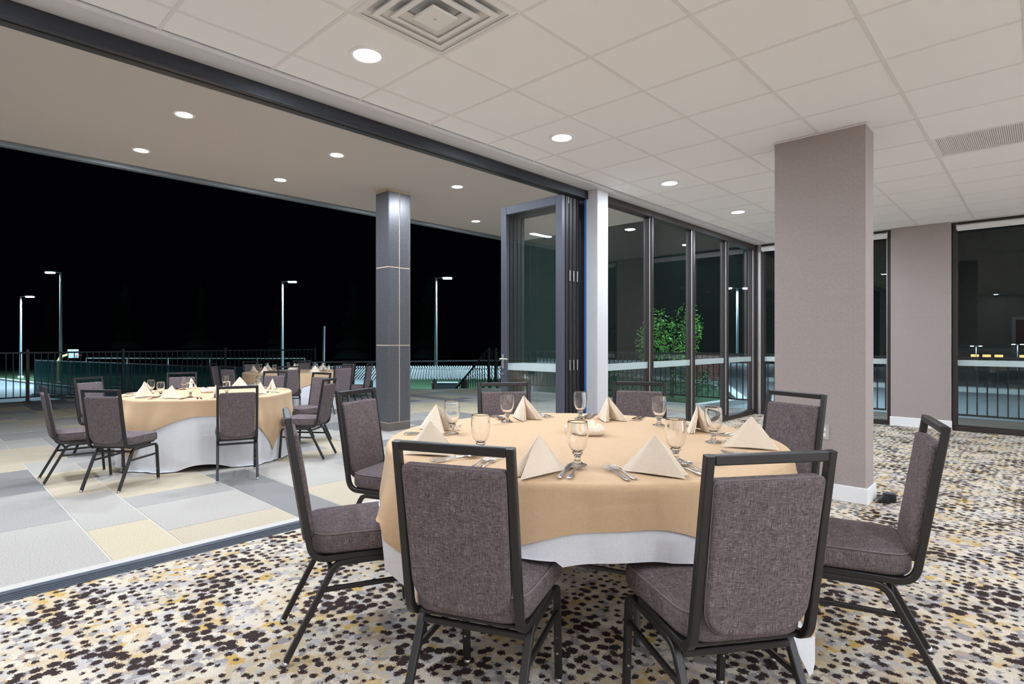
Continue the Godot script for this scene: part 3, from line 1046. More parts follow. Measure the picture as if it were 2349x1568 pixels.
func make_outside() -> void:
	var g := -2.4
	struct("ground", MB.new().span(w(-160, g - 0.3, -60), w(60, g, 160)), M.asphalt, "asphalt lot below the patio")
	# grass verge and kerb by the ball court
	struct("grass_verge", prism(PackedVector2Array([Vector2(-95, 2.0), Vector2(-71.5, 5.9), Vector2(-54.3, 8.8), Vector2(-38, 11.6), Vector2(-30, 16), Vector2(-48, 26), Vector2(-80, 30), Vector2(-110, 20)]), g, g + 0.06), M.grass, "dim grass of the ball court beyond the lot")
	solo("kerb_line", prism(PackedVector2Array([Vector2(-95, 1.6), Vector2(-71.5, 5.5), Vector2(-54.3, 8.4), Vector2(-38, 11.2), Vector2(-38, 11.55), Vector2(-54.3, 8.75), Vector2(-71.5, 5.85), Vector2(-95, 1.95)]), g, g + 0.16), M.kerb, "pale kerb edging the blue-lit lot", "kerb")
	struct("grass_bank", prism(PackedVector2Array([Vector2(-27, 21), Vector2(-46, 34), Vector2(-52, 50), Vector2(-40, 46), Vector2(-22, 25)]), g, g + 0.07), M.grass, "grass behind the corrugated shelter")
	# raised ground north of the building
	struct("ground_north", prism(PackedVector2Array([Vector2(-10.4, 12.1), Vector2(-37, 44), Vector2(30, 44), Vector2(30, 12.1)]), g, -0.45), M.asphalt, "driveway beyond the far windows")
	struct("lawn", prism(PackedVector2Array([Vector2(-10.7, 12.7), Vector2(-20.5, 25), Vector2(-9, 21), Vector2(-6.2, 15.5), Vector2(-6.5, 12.6)]), -0.46, -0.40), M.grass, "lawn outside the side windows")
	for q in [[[Vector2(-6.3, 12.6), Vector2(-6.0, 15.5), Vector2(-8.8, 21), Vector2(-20.5, 25.2), Vector2(-20.4, 25.5), Vector2(-8.6, 21.2), Vector2(-5.75, 15.6), Vector2(-6.05, 12.6)], "curved concrete kerb edging the lawn"], [[Vector2(-9, 25), Vector2(6, 23.6), Vector2(6, 24.2), Vector2(-9, 25.6)], "straight concrete kerb across the driveway"]]:
		solo("kerb_line", prism(PackedVector2Array(q[0]), -0.46, -0.30), M.kerb, q[1], "kerb")
	solo("kerb_line", prism(PackedVector2Array([Vector2(-4, 14.6), Vector2(8, 13.9), Vector2(8, 14.05), Vector2(-4, 14.75)]), -0.46, -0.34), M.red_kerb, "red painted kerb beyond the deck railing", "kerb")
	# deck behind the far windows
	var deck := struct("deck", MB.new().span(w(-3.76, -0.6, 10.2), w(6, -0.055, 12.05)), M.deck_board, "timber deck outside the far windows")
	var area := PackedVector2Array([Vector2(-3.7, 10.24), Vector2(3.2, 10.24), Vector2(3.2, 12.04), Vector2(-3.7, 12.04)])
	var d := Vector2(cos(-0.6), sin(-0.6))
	var s := Vector2(-d.y, d.x)
	for k in range(-44, 44):
		var c := Vector2(0, 11.2) + s * k * 0.145
		for q in Geometry2D.intersect_polygons(area, PackedVector2Array([c - d * 9, c + d * 9, c + d * 9 + s * 0.137, c - d * 9 + s * 0.137])):
			part("board", prism(q, -0.055, -0.03), M.deck_board, deck)
	# railings
	railing("patio_railing", "long black metal railing along the far patio edge", Vector2(-16.8, -6.0), Vector2(-16.8, 8.95), PATIO, 1.14, [1.8, 5.85, 7.85, 9.72, 12.2, 14.95])
	railing("deck_railing", "black metal railing outside the far windows and beside the stairs", Vector2(-11.95, 11.97), Vector2(3.2, 11.97), -0.08, 1.06, [0.0, 0.28, 2.6, 5.2, 7.8, 10.2, 12.4, 14.8])
	var sr := thing("stair_railing", "black stair railing sloping down from the patio corner", "railing", w(-12.03, PATIO, 11.97))
	var e := Vector3(-3.4, -2.35, -0.7)
	var mb := MB.new()
	mb.cyl(Vector3(0, 1.10, 0), e + Vector3(0, 1.10, 0), 0.028, 0.028, 8)
	part("hand_rail", mb, M.railing_black, sr)
	part("bottom_rail", MB.new().cyl(Vector3(0, 0.12, 0), e + Vector3(0, 0.12, 0), 0.02, 0.02, 8), M.railing_black, sr)
	for k in range(1, 26):
		var p := e * (k / 26.0)
		part("baluster", MB.new().box(p + Vector3(0, 0.61, 0), Vector3(0.018, 0.98, 0.018)), M.railing_black, sr)
	var st := struct("patio_stairs", MB.new().span(w(-13.6, g, 10.9), w(-11.95, PATIO - 0.2, 11.9)), M.kerb, "concrete stairs down from the patio")
	for k in 10:
		part("step", MB.new().span(w(-12.2 - k * 0.3, g, 10.9), w(-11.9 - k * 0.3, PATIO - 0.2 - k * 0.2, 11.9)), M.kerb, st)
	# lamp posts
	lamp_post("shorter lamp post beside the tallest lamp beyond the railing", -70.0, 7.2, g, 5.5, 0.8, 1, 260.0)
	lamp_post("tallest lamp post, its head turned to the open left", -58.1, 8.5, g, 6.9, PI + 0.8, 1, 420.0)
	lamp_post("lamp post rising behind the second patio table", -46.5, 21.8, g, 6.3, 0.77, 1, 420.0)
	lamp_post("lamp post just right of the dark patio column", -32.5, 27.0, g, 5.95, 0.77, 1, 260.0)
	lamp_post("double-headed lamp post seen through the glass wall", -19.5, 50.6, g, 5.95, 0.77, 2, 150.0)
	lamp_post("lamp post standing behind the taupe column beyond the far windows", -4.6, 16.6, -0.45, 5.2, 2.2, 1, 100.0)
	solo("steel_pole", MB.new().cyl(Vector3.ZERO, Vector3(0.12, 4.7, 0), 0.08, 0.07, 10), M.galvanised, "short bare steel pole leaning slightly, beyond the second patio table", "pole", w(-36.7, g, 20.2))
	# ball court
	chain_fence("nearer chain-link fence with teal screen round the ball court", [Vector2(-51.4, 6.1), Vector2(-31.7, 10.9), Vector2(-28.9, 12.2)], g, 2.29, 2.4, true)
	chain_fence("farther chain-link fence at the back of the ball court", [Vector2(-54.6, 9.6), Vector2(-46.8, 16.1), Vector2(-41.4, 21.2)], g, 2.29, 2.6, false)
	var hp := thing("basketball_hoop", "pale yellow gooseneck basketball pole with small backboard", "basketball hoop", w(-62.0, g, 8.9))
	var rt := Vector3(0.72, 0, -0.69)
	part("pole", MB.new().sweep(fillet([Vector3.ZERO, Vector3(0, 2.2, 0), Vector3(0, 2.55, 0) + rt * 1.1], 0.7, 10), Vector3(0.69, 0, 0.72), 0.2, 0.2, 0.04), M.yellow_paint, hp)
	part("backboard", MB.new().box(Vector3(0, 2.55, 0) + rt * 1.3, Vector3(0.35, 0.75, 0.75), 0.02), M.cabinet_white, hp)
	part("rim", MB.new().lathe([[0.22, 2.4], [0.24, 2.42], [0.22, 2.44], [0.20, 2.42], [0.22, 2.4]], 16, rt * 1.8), M.red_kerb, hp)
	# corrugated shelter below the patio
	var sh := thing("shelter", "long low shelter with pale corrugated metal roof below the patio", "shelter", w(-21.0, g, 15.0))
	var a := Vector2(-24.6, 11.2) - Vector2(-21, 15)
	var b := Vector2(-16.6, 19.2) - Vector2(-21, 15)
	var back := Vector2(-3.1, 2.6)
	var n := 90
	var top := []
	var bot := []
	for k in n * 4 + 1:
		var p := a.lerp(b, k / (n * 4.0))
		var yy := 0.035 * sin(k * TAU / 4.0)
		bot.append(w(p.x, 1.95 + yy, p.y))
		top.append(w(p.x + back.x, 2.35 + yy, p.y + back.y))
	part("roof", MB.new().grid([PackedVector3Array(bot), PackedVector3Array(top)]), M.corrugated, sh)
	part("ridge_rail", MB.new().cyl(w(a.x + back.x, 2.55, a.y + back.y), w(b.x + back.x, 2.65, b.y + back.y), 0.04, 0.04, 6), M.galvanised, sh)
	for k in 9:
		var p := a.lerp(b, k / 8.0)
		part("post", MB.new().box(w(p.x, 0.95, p.y), Vector3(0.14, 1.9, 0.14), 0.01), M.timber_post, sh)
		var r := p + back
		part("post", MB.new().box(w(r.x, 1.1, r.y), Vector3(0.14, 2.3, 0.14), 0.01), M.timber_post, sh)
	var cb := thing("utility_cabinet", "pale utility cabinet beside the lamp post below the patio", "cabinet", w(-26.0, g, 22.3), 0.77)
	part("body", MB.new().box(Vector3(0, 0.55, 0), Vector3(1.5, 1.1, 0.9), 0.02), M.cabinet_white, cb)
	part("lid", MB.new().box(Vector3(0, 1.13, 0), Vector3(1.6, 0.07, 1.0), 0.02), M.cabinet_white, cb)
	# planting outside the glass wall
	rng.seed = 7
	tree("young_tree", "young bright green tree lit at night outside the glass wall", "tree", w(-7.75, -0.42, 15.3), [[Vector3(-0.45, 2.0, 0), Vector3(0.5, 0.65, 0.5)], [Vector3(0.5, 2.05, 0.1), Vector3(0.42, 0.75, 0.45)], [Vector3(0.0, 1.35, 0), Vector3(0.85, 0.5, 0.6)], [Vector3(-0.9, 1.5, 0), Vector3(0.3, 0.7, 0.3)]], 1.6, 1300, 0.055, M.leaf)
	for q in [[-8.6, 14.2, 0.75, "leafy shrub under the young tree outside the glass wall"], [-7.1, 14.7, 0.7, "broad shrub at the foot of the young tree beside the kerb"], [-7.6, 17.0, 0.6, "small shrub behind the kerb outside the glass wall"]]:
		var r: float = q[2]
		tree("shrub", q[3], "shrub", w(q[0], -0.42, q[1]), [[Vector3(0, r * 0.75, 0), Vector3(r, r * 0.75, r)]], 0.0, 1500, 0.05, M.leaf_dark)
	# far side of the driveway
	var bd := thing("shop_building", "low distant building with yellow lit windows and blue roof", "building", w(2.0, g, 86.0))
	part("wall", MB.new().box(Vector3(0, 1.3, 0), Vector3(26, 2.6, 8)), M.building_wall, bd)
	part("roof", MB.new().box(Vector3(0, 2.9, 0), Vector3(27, 0.6, 9), 0.25), M.building_roof, bd)
	for k in 26:
		if k % 7 == 4 or k % 11 == 8:
			continue
		var wn := part("window", MB.new().box(Vector3(-12.5 + k * 1.0, 1.95, 4.02), Vector3(0.86, 0.62, 0.06)), M.railing_black, bd)
		part("pane", MB.new().box(Vector3(-12.5 + k * 1.0, 1.95, 4.06), Vector3(0.7, 0.46, 0.03)), M.lit_window, wn)
	for q in [[-4.6, 70.0, 0.8, "left of the lit shop building"], [-1.8, 74.0, 0.95, "in front of the lit shop building"], [1.5, 78.0, 0.9, "right before the lit shop building"]]:
		lamp_post("tiny distant lamp post " + str(q[3]), q[0], q[1], g, q[2], 0.5, 2, 6.0, 0.4)
	solo("parked_trailer", MB.new().box(Vector3(0, 0.75, 0), Vector3(1.3, 0.9, 0.9), 0.06).cyl(Vector3(-0.35, 0.2, 0.4), Vector3(-0.35, 0.2, 0.5), 0.2, 0.2, 14).cyl(Vector3(0.35, 0.2, 0.4), Vector3(0.35, 0.2, 0.5), 0.2, 0.2, 14), M.building_red, "reddish box trailer parked beyond the shrubs", "trailer", w(-10.3, -0.45, 23.2), 0.4)
	# dark conifers behind the court, hardly lit
	rng.seed = 19
	for k in 9:
		var x := -104.0 + k * 7.5
		var f := 6.0 + k * 7.0
		var hgt := rng.randf_range(9.0, 13.0)
		var t := thing("conifer", "almost black conifer standing beyond the ball court", "tree", w(x, g, f), 0.0, "dark conifers beyond the court")
		var cn := MB.new()
		for q in 7:
			var y0 := hgt * (0.12 + 0.12 * q)
			cn.lathe([[hgt * 0.24 * (1.0 - q / 8.0), y0], [hgt * 0.12 * (1.0 - q / 8.0), y0 + hgt * 0.1], [0.02, y0 + hgt * 0.2]], 9)
		part("foliage", cn, M.conifer, t)
		part("trunk", MB.new().cyl(Vector3.ZERO, Vector3(0, hgt * 0.3, 0), 0.25, 0.18, 8), M.bark, t)


# ---------------------------------------------------------------- chairs
func make_chair() -> Node3D:
	# local axes: +z is the way the sitter faces, origin on the floor under the seat
	var t := thing("banquet_chair", "", "chair")
	var X := Vector3.RIGHT
	var tw := 0.025
	var top := Vector3(0, 0.9265, -0.31)
	var low := Vector3(0, 0.385, -0.224)
	var bf := MB.new()
	for s in [-1, 1]:
		var o: Vector3 = X * (0.1775 * s)
		bf.sweep(fillet([o + Vector3(0, 0.939, -0.312), o + low, o + Vector3(0, 0.385, 0.10)], 0.07, 8), X, tw, 0.024, 0.003)
	bf.box(top, Vector3(0.331, 0.027, 0.025), 0.003)
	part("back_frame", bf, M.chair_frame, t)
	var up := (top - low).normalized()
	var fwd := X.cross(up)
	var ol := round_rect(0.312, 0.326, 0.075, 0.493, 0.07, 0.018, 6)
	# bow the lower edge down a little
	for k in ol.size():
		if ol[k].y < 0.15:
			ol[k] = Vector2(ol[k].x, ol[k].y - 0.035 * (1.0 - pow(absf(ol[k].x) / 0.17, 2.0)))
	var bk := part("backrest", MB.new().pad(ol, 0.048, 0.014, 0.006, low + fwd * 0.004, X, up, fwd), M.chair_fabric, t)
	var seam := MB.new()
	for k in ol.size():
		var a: Vector2 = ol[k] * Vector2(0.995, 1.0)
		var b: Vector2 = ol[(k + 1) % ol.size()] * Vector2(0.995, 1.0)
		seam.cyl(low + fwd * -0.008 + X * a.x + up * a.y, low + fwd * -0.008 + X * b.x + up * b.y, 0.0028, 0.0028, 5)
	part("piping", seam, M.piping, bk)
	var so := round_rect(0.372, 0.418, -0.225, 0.205, 0.13, 0.06, 8)
	var seat := part("seat", MB.new().pad(so, 0.090, 0.028, 0.012, Vector3(0, 0.441, 0), X, Vector3(0, 0, 1), Vector3.UP), M.chair_fabric, t)
	var pp := MB.new()
	for k in so.size():
		var a: Vector2 = so[k] * 0.982
		var b: Vector2 = so[(k + 1) % so.size()] * 0.982
		pp.cyl(Vector3(a.x, 0.478, a.y), Vector3(b.x, 0.478, b.y), 0.003, 0.003, 5)
	part("piping", pp, M.piping, seat)
	part("seat_pan", MB.new().box(Vector3(0, 0.389, -0.01), Vector3(0.34, 0.012, 0.38), 0.003), M.chair_frame, t)
	for s in [-1, 1]:
		var o: Vector3 = X * (0.180 * s)
		var rear := part("leg", MB.new().sweep(fillet([o + Vector3(0, 0.014, -0.318), o + Vector3(0, 0.363, -0.135), o + Vector3(0, 0.363, 0.03)], 0.06, 8), X, tw, 0.022, 0.003), M.chair_frame, t)
		part("glide", MB.new().lathe([[0.0, 0.0], [0.013, 0.0], [0.014, 0.004], [0.0105, 0.02], [0.0, 0.02]], 12, o + Vector3(0, 0, -0.321)), M.glide, rear)
		var front := part("leg", MB.new().sweep(fillet([o + Vector3(0, 0.363, 0.03), o + Vector3(0, 0.363, 0.195), o + Vector3(0, 0.014, 0.222)], 0.05, 8), X, tw, 0.022, 0.003), M.chair_frame, t)
		part("glide", MB.new().lathe([[0.0, 0.0], [0.013, 0.0], [0.014, 0.004], [0.0105, 0.02], [0.0, 0.02]], 12, o + Vector3(0, 0, 0.223)), M.glide, front)
		for y in [0.11, 0.17]:
			part("bolt", MB.new().cyl(o + Vector3(0, y, 0.203 + (0.369 - y) * 0.0), o + Vector3(0, y, 0.199), 0.005, 0.004, 8), M.glide, front)
		part("stretcher", MB.new().span(o + Vector3(-0.008, 0.255, -0.192), o + Vector3(0.008, 0.273, 0.20), 0.003), M.chair_frame, t)
	part("stretcher", MB.new().span(Vector3(-0.170, 0.335, -0.163), Vector3(0.170, 0.355, -0.147), 0.003), M.chair_frame, t)
	return t


# ---------------------------------------------------------------- tables
func cloth(R: float, a: float, mid: float, top: float, off: float, seats: Array, most: float, wave: float, seed_: float) -> MB:
	# square cloth of half side a laid on a round table; mid: direction of one side's middle in (x, f); returns it about the table's foot
	var nc := 288
	var rows := []
	for q in [0.001, 0.3, 0.6, 0.85, 0.97]:
		var row := PackedVector3Array()
		for j in nc:
			var th := TAU * j / nc
			row.append(w(cos(th) * R * q, top + off + 0.0007 * sin(9 * th + seed_) * q, sin(th) * R * q))
		rows.append(row)
	var ns := 20
	for i in range(1, ns + 1):
		var row := PackedVector3Array()
		for j in nc:
			var th := TAU * j / nc
			var ph := th - mid
			var L := minf(a / maxf(absf(cos(ph)), absf(sin(ph))) - R, most)
			L += wave * 0.55 * (sin(6.0 * th + 1.7 * seed_) + 0.5 * sin(15.0 * th + seed_))
			var corner := smoothstep(0.35, 1.0, absf(sin(2.0 * ph)))
			var s := float(i) / ns
			s = s * s * 0.35 + s * 0.65
			var l := s * L
			var edge := 0.022
			var y: float
			var r := R
			if l < edge * 1.57:
				var k := l / edge
				y = top + off - edge * (1.0 - cos(k))
				r = R - edge * 0.2 + edge * sin(k) * 0.9
			else:
				y = top + off - edge - (l - edge * 1.57)
				r = R + edge * 0.7
			var ramp := smoothstep(0.0, 0.32, l)
			var fold := sin(9.0 * th + seed_) + 0.7 * sin(14.0 * th + 2.3 * seed_) + 0.5 * sin(23.0 * th + 0.7 * seed_)
			r += ramp * wave * (fold * (0.55 + 1.1 * corner) + 1.2) + ramp * corner * wave * 1.8 + off
			# the hanging corner gathers inwards
			var cd := wrapf(ph - PI / 4, -PI / 4, PI / 4)
			var tt := th - cd * corner * ramp * 0.28
			if y < 0.006 + off:
				var e := 0.006 + off - y
				y = 0.006 + off + 0.006 * absf(sin(17.0 * th + 30.0 * e)) * minf(1.0, e * 20.0)
				r += e * 0.75
			var p := w(cos(tt) * r, y, sin(tt) * r)
			for c in seats:
				var q: Vector3 = c.affine_inverse() * p
				if absf(q.x) < 0.232 and q.z > -0.22 and q.z < 0.225 and p.y < 0.504 + off:
					p.y = 0.504 + off
			row.append(p)
		rows.append(row)
	return MB.new().grid(rows, true, false)


func napkin_mesh(spread: float) -> ArrayMesh:
	# folded tent napkin: ridge falls to the back (-z), open in front (+z)
	var mb := MB.new()
	for layer in 3:
		var k: float = [1.0, 0.93, 0.86][layer]
		var P := Vector3(0, 0.142 * k, 0.005)
		var B := Vector3(0, 0.002, -0.118 * k)
		var rows := []
		for i in 10:
			var t := 0.02 + 0.98 * i / 9.0
			var rp := P.lerp(B, t)
			var side := func(s: float) -> Array:
				var E := P.lerp(Vector3(spread * (k * 2.6 - 1.6) * s, 0.003, 0.106 * k), t)
				var outn := Vector3(s, 0.35, 0.15).normalized()
				var out := []
				for q in 6:
					var u := q / 5.0
					out.append(rp.lerp(E, u) + outn * (0.014 * sin(PI * u) * t))
				var ed := (E - rp).normalized()
				var rad := 0.0055 * minf(1.0, t * 3.0)
				for q in range(1, 6):
					var an := PI * q / 5.0
					out.append(E + ed * sin(an) * rad * 1.6 - outn * rad * (1.0 - cos(an)))
				for q in range(1, 4):
					out.append(E - outn * 2.0 * rad - ed * (E - rp).length() * 0.14 * q)
				return out
			var lft: Array = side.call(-1.0)
			var rgt: Array = side.call(1.0)
			lft.reverse()
			var row := PackedVector3Array()
			for p in lft:
				row.append(Vector3(p.x, maxf(p.y, 0.0015), p.z))
			for p in rgt.slice(1):
				row.append(Vector3(p.x, maxf(p.y, 0.0015), p.z))
			rows.append(row)
		mb.grid(rows, false, false)
	return mb.mesh()


func ware(st: Array) -> MB:
	# flat cutlery piece: stations of (z, half width, y, half thickness)
	var mb := MB.new()
	var rows := []
	for q in st:
		var row := PackedVector3Array()
		for k in 8:
			var an := TAU * k / 8.0
			row.append(Vector3(cos(an) * q[1], q[2] + sin(an) * q[3], q[0]))
		rows.append(row)
	return mb.grid(rows, true, true)


var cutlery := {}


func make_cutlery() -> void:
	var hl := [[-0.100, 0.001, 0.004, 0.0005], [-0.098, 0.007, 0.004, 0.0014], [-0.085, 0.0105, 0.004, 0.0018], [-0.060, 0.0085, 0.004, 0.0018], [-0.030, 0.0045, 0.005, 0.0020], [0.0, 0.0035, 0.007, 0.0018]]
	var fk := ware(hl + [[0.020, 0.006, 0.008, 0.0014], [0.034, 0.0115, 0.007, 0.0012], [0.046, 0.0125, 0.0055, 0.0012], [0.050, 0.0120, 0.0055, 0.001]])
	for k in 4:
		var x := -0.0100 + k * 0.00667
		fk.sweep([Vector3(x, 0.0055, 0.047), Vector3(x, 0.0045, 0.070), Vector3(x, 0.0075, 0.094)], Vector3.RIGHT, 0.0026, 0.0018, 0.0004)
	cutlery.fork = fk.mesh()
	cutlery.knife = ware([[-0.110, 0.001, 0.004, 0.0005], [-0.108, 0.007, 0.004, 0.002], [-0.095, 0.0105, 0.005, 0.003], [-0.065, 0.0085, 0.005, 0.003], [-0.030, 0.0065, 0.005, 0.003], [-0.012, 0.006, 0.005, 0.003], [-0.006, 0.009, 0.005, 0.0012], [0.040, 0.0105, 0.005, 0.0009], [0.085, 0.0098, 0.005, 0.0008], [0.108, 0.004, 0.005, 0.0006], [0.112, 0.0005, 0.005, 0.0003]]).mesh()
	var sp := ware(hl + [[0.025, 0.004, 0.008, 0.0016]])
	var rows := []
	for i in 9:
		var u := i / 8.0
		var row := PackedVector3Array()
		var hw := 0.0195 * sqrt(maxf(0.0, 1.0 - pow(2.0 * u - 1.0, 2.0))) + 0.0008
		for j in 9:
			var x := -1.0 + j / 4.0
			row.append(Vector3(x * hw, 0.009 - 0.007 * (1.0 - x * x) * sin(PI * u), 0.022 + 0.062 * u))
		rows.append(row)
	sp.grid(rows, false, false)
	cutlery.spoon = sp.mesh()
	cutlery.napkin_wide = napkin_mesh(0.075)
	cutlery.napkin_slim = napkin_mesh(0.034)
	cutlery.bowl = MB.new().lathe([[0.0005, 0.050], [0.012, 0.0505], [0.024, 0.058], [0.033, 0.074], [0.0385, 0.094], [0.0408, 0.115], [0.0405, 0.138], [0.0375, 0.163], [0.0368, 0.1665], [0.0355, 0.163], [0.0385, 0.138], [0.0388, 0.115], [0.0365, 0.094], [0.031, 0.076], [0.0225, 0.061], [0.011, 0.0545], [0.0005, 0.054]], 32).mesh()
	cutlery.stem = MB.new().lathe([[0.0, 0.0006], [0.034, 0.0006], [0.036, 0.002], [0.034, 0.004], [0.020, 0.009], [0.0125, 0.016], [0.0115, 0.026], [0.0125, 0.034], [0.018, 0.043], [0.021, 0.049], [0.012, 0.0502], [0.0, 0.0498]], 24).mesh()


func place(called: String, label: String, cat: String, group: String, at: Vector3, turn: float, form := "napkin_slim") -> Node3D:
	var t: Node3D
	match called:
		"water_goblet":
			t = thing(called, label, cat, at, turn, group)
			part("bowl", cutlery.bowl, M.solid_glass, t)
			part("stem", cutlery.stem, M.solid_glass, t)
		"folded_napkin":
			t = solo(called, cutlery[form], M.napkin_cloth, label, cat, at, turn, group)
		_:
			t = solo(called, cutlery[cat], M.silver, label, cat, at, turn, group)
	return t


func table(called: String, label: String, c: Vector2, y: float, R: float, turn: float) -> void:
	var t := thing(called, label, "table", w(c.x, y, c.y), turn)
	part("tabletop", MB.new().lathe([[0.0, 0.751], [R - 0.03, 0.751], [R - 0.025, 0.746], [R - 0.025, 0.731], [R - 0.03, 0.728], [0.0, 0.728]], 64), M.table_wood, t)
	for k in 4:
		var a := PI / 4 + k * PI / 2
		var p := Vector3(cos(a), 0, sin(a)) * 0.52
		part("leg", MB.new().cyl(p + Vector3(0, 0.0, 0), p + Vector3(0, 0.729, 0), 0.014, 0.014, 10), M.table_metal, t)
	for s in [-1, 1]:
		part("leg_brace", MB.new().cyl(Vector3(-0.37, 0.28, 0.37 * s), Vector3(0.37, 0.28, 0.37 * s), 0.010, 0.010, 8), M.table_metal, t)


func centrepiece(c: Vector3, where: String, lit: bool) -> void:
	var v := thing("votive_candle", "small glass votive candle in the middle of " + where, "candle", c)
	part("glass", MB.new().lathe([[0.0, 0.001], [0.027, 0.001], [0.031, 0.008], [0.032, 0.062]], 24), M.goblet_glass, v)
	var wx := part("candle", MB.new().lathe([[0.0, 0.003], [0.026, 0.003], [0.0285, 0.008], [0.0285, 0.040], [0.0, 0.038]], 20), M.candle_wax, v)
	part("wick", MB.new().cyl(Vector3(0, 0.038, 0), Vector3(0, 0.045, 0), 0.001, 0.001, 5), M.vent_dark, wx)
	if lit:
		part("flame", MB.new().lathe([[0.0, 0.044], [0.003, 0.047], [0.0035, 0.051], [0.0015, 0.058], [0.0, 0.062]], 8), M.candle_flame, v)
		var l := OmniLight3D.new()
		l.name = "candle_light"
		l.light_color = rgb(255, 190, 100)
		l.light_energy = 0.004
		l.light_size = 0.01
		l.omni_range = 5.0
		l.shadow_enabled = true
		l.position = Vector3(0, 0.07, 0)
		v.add_child(l)
	# crumpled napkin laid round the candle
	var rows := []
	for i in 60:
		var th := TAU * i / 60.0
		var rr := 0.080 + 0.014 * sin(2 * th + 0.6) + 0.005 * sin(7 * th)
		var rad := 0.019 + 0.007 * sin(3 * th + 1.0) + 0.004 * sin(8 * th + 2.0)
		var row := PackedVector3Array()
		for j in 14:
			var a := TAU * j / 14.0
			var q := rad * (1.0 + 0.12 * sin(5.0 * a + 3.0 * th))
			row.append(Vector3(cos(th) * (rr + cos(a) * q * 1.25), maxf(0.001, q * 0.95 + sin(a) * q), sin(th) * (rr + cos(a) * q * 1.25)))
		rows.append(row)
	rows.append(rows[0])
	solo("napkin_wreath", MB.new().grid(rows, true, false), M.napkin_cloth, "cream napkin rolled in a ring round the candle on " + where, "napkin", c)


